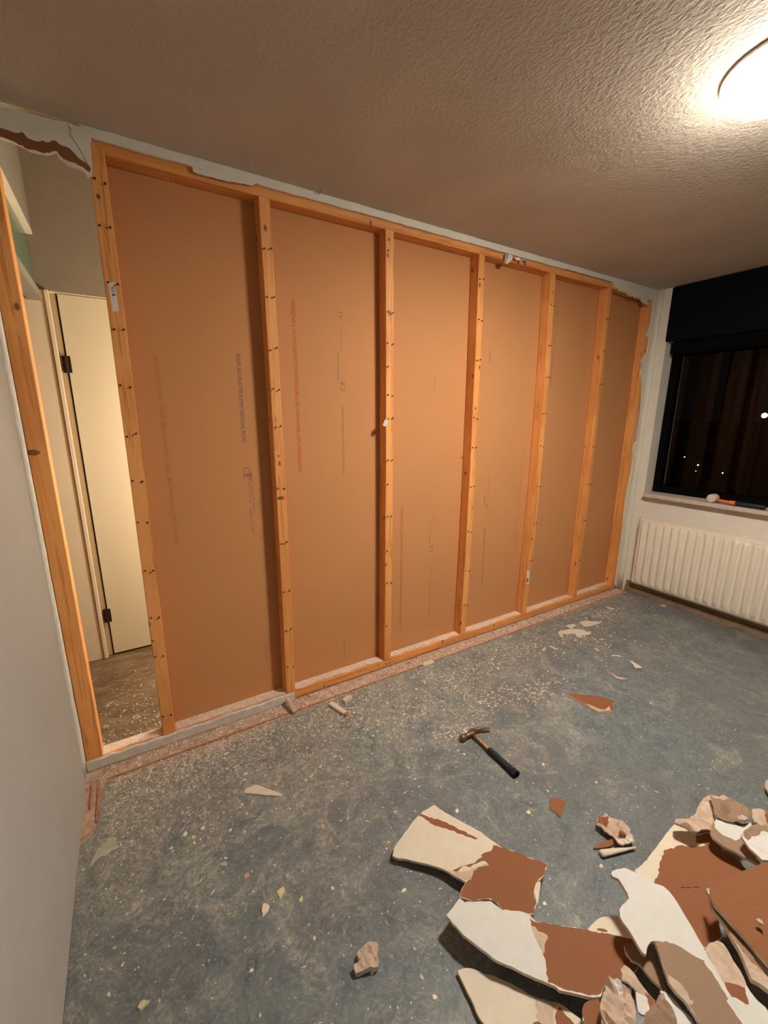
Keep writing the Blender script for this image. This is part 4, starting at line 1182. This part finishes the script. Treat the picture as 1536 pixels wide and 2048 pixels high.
# loose pieces on the floor
c3 = lambda a, b: (860 + a / 5.12, 1400 + b / 5.12)
cR = lambda a, b: (1170 + a / 12.8, 1620 + b / 12.8)
cS = lambda a, b: (560 + a / 3.84, 1750 + b / 3.84)
cV = lambda a, b: (1080 + a / 6.144, 1200 + b / 6.144)
cW = lambda a, b: (500 + a / 3.84, 1200 + b / 3.84)
cL = lambda a, b: (180 + a / 3.84, 1650 + b / 3.84)
shard('plasterboard_chip', mp(c3, [(1235, 1000), (1320, 1008), (1405, 1045), (1375, 1110), (1340, 1185), (1315, 1175), (1275, 1130), (1230, 1108)]), .010, [PK, GY], thick=.0095, seed=140, step=.008, grid=.02, label='small brown board chip lying between hammer and heap', cat='plasterboard')
shard('torn_paper', mp(cR, [(330, 180), (420, 165), (480, 155), (500, 100), (560, 105), (600, 170), (720, 200), (860, 240), (960, 280), (1030, 370), (1080, 440), (1160, 500), (1150, 600), (1220, 660), (1245, 800), (1250, 900), (1100, 915), (980, 930), (850, 890), (770, 790), (700, 650), (640, 680), (560, 590), (500, 560), (420, 480), (340, 420), (290, 375)]), .022, [M['pinktan'], PK, M['cream'], GY],
      [(mp(cR, [(330, 200), (440, 170), (580, 180), (600, 330), (560, 440), (480, 430), (400, 420), (320, 360)]), 1), (mp(cR, [(780, 800), (860, 760), (960, 730), (1100, 690), (1200, 700), (1235, 890), (1100, 905), (980, 920), (860, 885)]), 2)],
      thick=.005, amp=.016, freq=26, grid=.008, crease=.018, step=.008, seed=141, label='folded pink torn paper lying above the heap beside the brown chip', cat='torn paper')
shard('torn_paper', mp(cR, [(210, 960), (300, 890), (400, 810), (500, 770), (600, 760), (700, 720), (800, 690), (790, 790), (700, 880), (600, 940), (400, 965)]), .010, [PK, GY], thick=.003, seed=142, amp=.004, freq=30, grid=.01, label='brown paper tongue under the folded pink paper', cat='torn paper')
bm = bmesh.new()
A_ = onz(*cR(400, 1110), .012); B_ = onz(*cR(1300, 950), .014)
dd = (B_ - A_).normalized(); sd_ = Vector((-dd.y, dd.x, 0)).normalized()
secs = [(A_ + (B_ - A_) * t, sd_, (0, 0, 1), r_, r_ * .8, 2) for t, r_ in ((0, .010), (.05, .012), (.3, .010), (.6, .007), (1, .003))]
sections(bm, secs, 12)
bmesh.ops.translate(bm, verts=bm.verts, vec=(0, 0, -.001))
tag(bm_obj('paper_roll', bm, M['cream'], origin=tuple(A_ * 1.0), smooth=True), 'cream rolled paper edge in front of the folded pink paper', 'torn paper')
bm = bmesh.new()
q_ = onz(*cR(965, 600), .038)
bmesh.ops.create_icosphere(bm, subdivisions=2, radius=.011)
for v_ in bm.verts: v_.co *= 1 + .2 * noise.noise(v_.co * 120)
bmesh.ops.translate(bm, verts=bm.verts, vec=(q_.x, q_.y, .034))
tag(bm_obj('paper_curl', bm, PK, origin=(q_.x, q_.y, .03), smooth=True), 'small brown paper curl on the folded pink paper', 'torn paper')
shard('plaster_lump', mp(cS, [(650, 542), (700, 515), (745, 520), (752, 560), (748, 600), (757, 650), (755, 712), (700, 718), (655, 728), (620, 742), (590, 752), (575, 730), (568, 690), (600, 660), (610, 640), (592, 610), (600, 580)]), .020, [M['pinktan'], GY], thick=.016, amp=.010, freq=30, grid=.007, step=.007, crease=.012, seed=143, label='crumpled pinkish plaster lump lying alone on the lower floor', cat='plaster')
shard('plasterboard_chip', [(492, 1577), (512, 1569), (540, 1579), (565, 1588), (561, 1592), (520, 1588), (488, 1586)], .007, [M['cream'], GY], thick=.006, seed=144, label='long cream wedge of board on the floor below the second full stud', cat='plasterboard')
shard('plasterboard_chip', mp(cV, [(320, 1145), (400, 1152), (600, 1168), (770, 1188), (830, 1215), (920, 1238), (915, 1258), (885, 1285), (895, 1320), (912, 1350), (890, 1366), (850, 1368), (720, 1370), (640, 1332), (500, 1250), (420, 1205), (370, 1175)]), .012, [PK, PT, GY],
      [(mp(cV, [(560, 1270), (640, 1300), (720, 1335), (800, 1345), (850, 1300), (870, 1360), (715, 1368), (640, 1330)]), 1)], thick=.0095, seed=145, label='brown triangular board piece on the floor right of the hammer', cat='plasterboard')
G_W = 'flat white paper scraps near the window end of the wall'
for i, (pl, lb) in enumerate([
    (mp(cV, [(220, 392), (260, 375), (400, 350), (470, 355), (560, 385), (632, 403), (600, 425), (500, 436), (530, 462), (460, 455), (430, 415), (280, 416), (286, 455), (246, 452)]), 'largest flat white paper scrap, shaped with two short prongs'),
    (mp(cV, [(480, 272), (560, 250), (640, 262), (720, 266), (768, 253), (740, 282), (680, 302), (600, 326), (540, 320)]), 'leaf shaped white scrap just behind the pronged one'),
    (mp(cV, [(315, 316), (390, 296), (440, 306), (412, 335), (370, 350)]), 'small white scrap between the pronged one and the wall'),
    (mp(cV, [(1095, 740), (1150, 760), (1200, 790), (1262, 835), (1170, 840), (1140, 790)]), 'pale grey triangular scrap toward the radiator'),
    (mp(cV, [(810, 880), (880, 895), (960, 940), (1082, 972), (1000, 976), (940, 962), (890, 912)]), 'long thin pink scrap in front of the grey triangle'),
    (mp(cV, [(865, 690), (900, 675), (940, 676), (1000, 690), (980, 697), (930, 686), (880, 694)]), 'thin curved white strip behind the grey triangle'),
    (mp(cV, [(100, 565), (150, 563), (212, 606), (190, 610), (150, 585)]), 'slim cream scrap left of the empty patch of floor'),
    (mp(cV, [(20, 612), (66, 578), (56, 634)]), 'little cream triangle left of the slim scrap'),
    (mp(cV, [(800, 80), (850, 88), (916, 106), (905, 118), (870, 116), (830, 100)]), 'curled grey scrap closest to the window corner'),
    (mp(cV, [(1470, 52), (1536, 60), (1560, 75), (1530, 86), (1500, 80)]), 'pale scrap against the skirting under the radiator'),
    (mp(cW, [(1320, 492), (1345, 475), (1390, 458), (1418, 470), (1400, 488), (1345, 502)]), 'pale board flake lying on the bare floor strip by the wall'),
    (mp(cV, [(660, 588), (690, 590), (730, 620), (715, 628)]), 'short white sliver behind the curved strip'),
]):
    shard('paper_scrap', pl, .0045, [M['pinktan'] if i == 4 else M['cream'], M['cream']], thick=.0016, amp=.0025, freq=20, seed=150 + i, grid=.02, step=.015, label=lb, cat='paper scrap', group=G_W)
# grey green torn leaf of paint at the lower left
shard('paper_scrap', mp(cL, [(0, 318), (20, 250), (45, 215), (60, 180), (90, 160), (100, 130), (130, 135), (135, 100), (165, 92), (205, 92), (190, 130), (212, 125), (200, 160), (250, 158), (170, 195), (125, 235), (75, 245), (45, 270), (22, 300)]), .004, [simple('grey_green_flake', (.42, .40, .30), .8), M['gypsum']], thick=.0015, seed=170, label='jagged grey green torn flake by the left wall', cat='paper scrap')
# timber offcuts and white sticks
def stick(name, p0, p1, w_, h_, z0_, z1_, mat, label, cat, tip=None):
    A = onz(*p0, z0_); B = onz(*p1, z1_)
    bm = bmesh.new()
    d_ = (B - A).normalized(); s_ = Vector((-d_.y, d_.x, 0)).normalized(); n_ = d_.cross(s_)
    sections(bm, [(A, s_, n_, w_ / 2, h_ / 2, 6), (A + (B - A) * .5, s_, n_, w_ / 2 * 1.05, h_ / 2, 6), (B, s_, n_, w_ / 2, h_ / 2, 6)], 12)
    o = bm_obj(name, bm, mat, origin=tuple(A))
    tag(o, label, cat)
    if tip:
        bm = bmesh.new()
        C_ = B + d_ * .012
        sections(bm, [(B, s_, n_, w_ / 2.2, h_ / 2.2, 3), (C_, s_, n_, w_ / 2.6, h_ / 2.6, 3)], 10)
        tag(bm_obj('tip', bm, tip, o, origin=tuple(B)), 'orange brown end')
        o.children[0].location = B - Vector(A)
    return o
stick('wooden_stick', (661, 1407), (691, 1427), .026, .016, .009, .009, M['cream'], 'white painted stick with an orange end on the floor below the wall', 'stick', M['plug'])
stick('white_plug', (687, 1404), (702, 1394), .026, .022, .012, .012, M['cream'], 'short white cylinder lying beside the painted stick', 'plug')
stick('wooden_offcut', (575, 1396), (590, 1424), .022, .012, .040, .014, M['pinktan'], 'small pale wood offcut leaning off the floor plate by the second full stud', 'offcut')

# individual chips
def chip_mesh(bm, c, r_, h_, rnd, n=6, ell=1.0, a0=0.0):
    top, bot = [], []
    for i in range(n):
        a = 2 * math.pi * i / n + rnd.uniform(-.3, .3)
        q = r_ * rnd.uniform(.65, 1.15)
        x_, y_ = math.cos(a) * q * ell, math.sin(a) * q / ell
        X_ = x_ * math.cos(a0) - y_ * math.sin(a0); Y_ = x_ * math.sin(a0) + y_ * math.cos(a0)
        bot.append(bm.verts.new((c[0] + X_, c[1] + Y_, c[2])))
        top.append(bm.verts.new((c[0] + X_ * .8, c[1] + Y_ * .8, c[2] + h_ * rnd.uniform(.7, 1.1))))
    bm.faces.new(top); bm.faces.new(list(reversed(bot)))
    for i in range(n):
        j = (i + 1) % n
        bm.faces.new((bot[i], bot[j], top[j], top[i]))
chipmats = [M['crumb'], M['cream'], simple('yellowish_chip', (.62, .55, .34), .9), M['pinktan']]
named = [(529, 1818, .016, 1.5, .9, 0, 'largest yellow cream chip on the lower left floor'), (561, 1786, .015, 1.7, .8, 2, 'long pale chip with a bent end, above the largest cream chip'), (493, 1752, .010, 1.3, 1.2, 3, 'pinkish chip left of the long pale chip'), (447, 1729, .011, 1.2, -.5, 3, 'star shaped orange pink chip on the left floor'),
         (284, 2011, .014, 1.6, .3, 2, 'green tinged flat chip near the bottom left'), (808, 1781, .009, 1.7, 0, 0, 'blunt cream chip left of the cream and brown board'), (629, 1876, .006, 1.8, 1.5, 1, 'thin upright white chip left of the pink lump'), (665, 1776, .007, 1.2, .4, 2, 'yellowish chip on the middle floor'), (602, 1800, .009, 1.6, 1.0, 2, 'pointed cream chip on the middle floor'),
         (1087, 1529, .009, 1.3, .6, 0, 'angular pale chip right of the hammer grip'), (1057, 1625, .009, 1.3, -.5, 0, 'grey cream chip near the small brown chip'), (914, 1622, .010, 1.4, 0, 0, 'chip just above the corner of the cream board'), (1089, 1808, .008, 1.0, 0, 0, 'round grey crumb beside the cream and brown board'), (928, 1508, .007, 1.5, -.6, 0, 'oval cream chip left of the hammer grip'),
         (869, 1995, .009, 1.1, .3, 0, 'pale chip near the bottom edge left of the pointed piece'), (843, 1954, .007, 1.9, 1.3, 2, 'thin cream sliver left of the pointed piece'), (744, 1945, .006, 1.0, 0, 0, 'round crumb right below the pink lump'), (645, 1652, .008, 1.3, .4, 3, 'pink chip on the middle left floor'), (371, 1668, .010, 1.0, 0, 0, 'round cream chip on the left floor'), (387, 1674, .008, 1.0, 0, 2, 'smaller round chip right beside the round cream chip'),
         (1096, 1582, .006, 1.0, 0, 1, 'round white crumb just above the small brown chip'), (1033, 1564, .005, 1.4, .6, 1, 'white crumb at the end of the hammer grip'), (1192, 1705 - 140, .006, 1.4, .3, 1, 'white curl on the floor above the folded paper'), (1203, 1733, .009, 1.3, .3, 1, 'lilac white chip left of the big white piece'), (972, 1745, .006, 1.0, 0, 3, None)]
for i, (u, v, r_, el, a0, mi, lb) in enumerate(named):
    if lb is None: continue
    rnd = random.Random(300 + i)
    q_ = onz(u, v, .001)
    bm = bmesh.new()
    chip_mesh(bm, (0, 0, 0), r_, r_ * .45, rnd, 7, el ** .5, a0)
    o = bm_obj('plaster_chip', bm, chipmats[mi]); o.location = (q_.x, q_.y, .0003)
    tag(o, lb, 'plaster chip')
# many look-alike chips
protos = []
for i in range(9):
    rnd = random.Random(500 + i)
    bm = bmesh.new()
    chip_mesh(bm, (0, 0, 0), .0075, .0035, rnd, rnd.choice((5, 6, 7)), rnd.choice((1.0, 1.15, 1.35)))
    bmesh.ops.recalc_face_normals(bm, faces=bm.faces)
    me = bpy.data.meshes.new('plaster_chip'); bm.to_mesh(me); bm.free()
    me.materials.append(chipmats[i % 4 if i % 4 != 2 or i < 5 else 0])
    protos.append(me)
rnd = random.Random(61)
cnt = 0
while cnt < 150:
    if cnt < 95:
        x_ = rnd.uniform(.4, 3.9); y_ = -.13 - abs(rnd.gauss(0, .22))
    else:
        x_ = rnd.uniform(.32, 3.3); y_ = rnd.uniform(-1.45, -.3)
    if y_ < -1.5 or (x_ > 1.05 and y_ < -1.05): continue
    o = link('plaster_chip', protos[rnd.randrange(9)])
    s_ = rnd.uniform(.45, 1.25) * (1.0 if y_ > -.6 else .7)
    o.location = (x_, y_, .0003); o.rotation_euler = (0, 0, rnd.uniform(0, 6.28)); o.scale = (s_, s_, s_)
    tag(o, 'small pale plaster chip among the many strewn over the blue grey floor', 'plaster chip', 'small plaster chips strewn over the floor')
    cnt += 1

# uncountable crumbs and shavings
def crumbs(name, n, place, label, seed, mats, smin=.0009, smax=.0042, long=.15, extra=()):
    V, F, MI = [], [], []
    def build(n, place, rnd, smax):
      for _ in range(n):
            x_, y_, z_ = place(rnd)
            s = smin + (smax - smin) * rnd.random() ** 3
            a = rnd.uniform(0, 6.283); e = 1.0
            if rnd.random() < long: e = rnd.uniform(2, 4.5)
            ca, sa = math.cos(a), math.sin(a)
            b = len(V)
            L_, W_, H_ = s * e, s * (1 if e == 1 else .55), s * rnd.uniform(.4, .9) * (1 if e == 1 else .6)
            for dx, dy, dz in ((L_, 0, .25 * H_), (0, W_, .2 * H_), (-L_, 0, .3 * H_), (0, -W_, .2 * H_), (L_ * rnd.uniform(-.3, .3), 0, H_), (0, 0, -.0002)):
                j = rnd.uniform(.75, 1.2)
                V.append((x_ + (dx * ca - dy * sa) * j, y_ + (dx * sa + dy * ca) * j, z_ + dz))
            m = rnd.randrange(len(mats))
            for f in ((0, 1, 4), (1, 2, 4), (2, 3, 4), (3, 0, 4), (1, 0, 5), (2, 1, 5), (3, 2, 5), (0, 3, 5)):
                F.append(tuple(b + q for q in f)); MI.append(m)
    build(n, place, random.Random(seed), smax)
    if extra:
        for (n2, pl2, s2, mx2) in extra: build(n2, pl2, random.Random(s2), mx2)
    me = bpy.data.meshes.new(name)
    me.from_pydata(V, [], F)
    for m in mats: me.materials.append(m)
    me.polygons.foreach_set('material_index', MI)
    me.update()
    return tag(link(name, me), label, 'debris', kind='stuff')


def pl_near(r):
    while True:
        y_ = -.112 - abs(r.gauss(0, .20)) ; x_ = r.uniform(.31, 4.0)
        if r.random() < .35: x_ = .31 + abs(r.gauss(0, .9))
        if x_ < 4.05 and y_ > -1.6: return x_, y_, .0006
def pl_far(r):
    while True:
        x_, y_ = r.uniform(.26, 3.95), r.uniform(-1.75, -.15)
        if noise.noise(Vector((x_ * 2.2, y_ * 2.2, 3))) + r.uniform(-.35, .5) > 0: return x_, y_, .0006
def pl_clump(r):
    cs = [(1.9, -.35), (2.2, -.30), (1.6, -.42), (2.05, -.52), (.55, -.2), (.75, -.16), (2.6, -.28), (3.0, -.35), (3.5, -.25), (1.35, -.25), (2.35, -.6), (2.3, -.62), (1.75, -.62)]
    c = cs[r.randrange(len(cs))]
    while True:
        x_, y_ = r.gauss(c[0], .10), r.gauss(c[1], .045)
        if y_ < -.115 and x_ > .31: return x_, y_, .0006
def pl_strip(r):
    return r.uniform(.29, 4.05), r.uniform(-.105, -.016), -.003
def pl_hall(r):
    y_ = .075 + abs(r.gauss(0, .28))
    return r.uniform(.0, .6), min(y_, .95), .0006
crumbs('plaster_crumbs', 9000, pl_near, 'countless pale plaster crumbs strewn over the linoleum, thickest along the stripped wall', 1, [M['crumb'], M['cream'], M['crumb'], M['pinktan']],
       extra=((3800, pl_far, 2, .0034), (4200, pl_clump, 3, .006)))
crumbs('plaster_crumbs', 5200, pl_strip, 'pink white crumbs covering the bare strip along the floor plate', 4, [M['pinktan'], M['crumb'], M['cream']], smin=.0012, smax=.0065, long=.25)
crumbs('plaster_crumbs', 1500, pl_hall, 'pale crumbs on the brown hallway floor behind the doorway gap', 5, [M['crumb'], M['cream'], M['pinktan']], smax=.0075)
crumbs('paper_shavings', 420, lambda r: (r.uniform(.34, 1.0), -.118 - abs(r.gauss(0, .035)), .002), 'tangle of pink white shavings in front of the doorway stud', 6, [M['pinktan'], M['cream']], smin=.003, smax=.009, long=.8)
crumbs('plaster_crumbs', 60, lambda r: (r.uniform(XR - .045, XR + .10), r.uniform(-.42, -.14), WZ0 + .0006), 'white plaster crumbs on the left end of the window sill', 7, [M['ptop']], smin=.002, smax=.006)
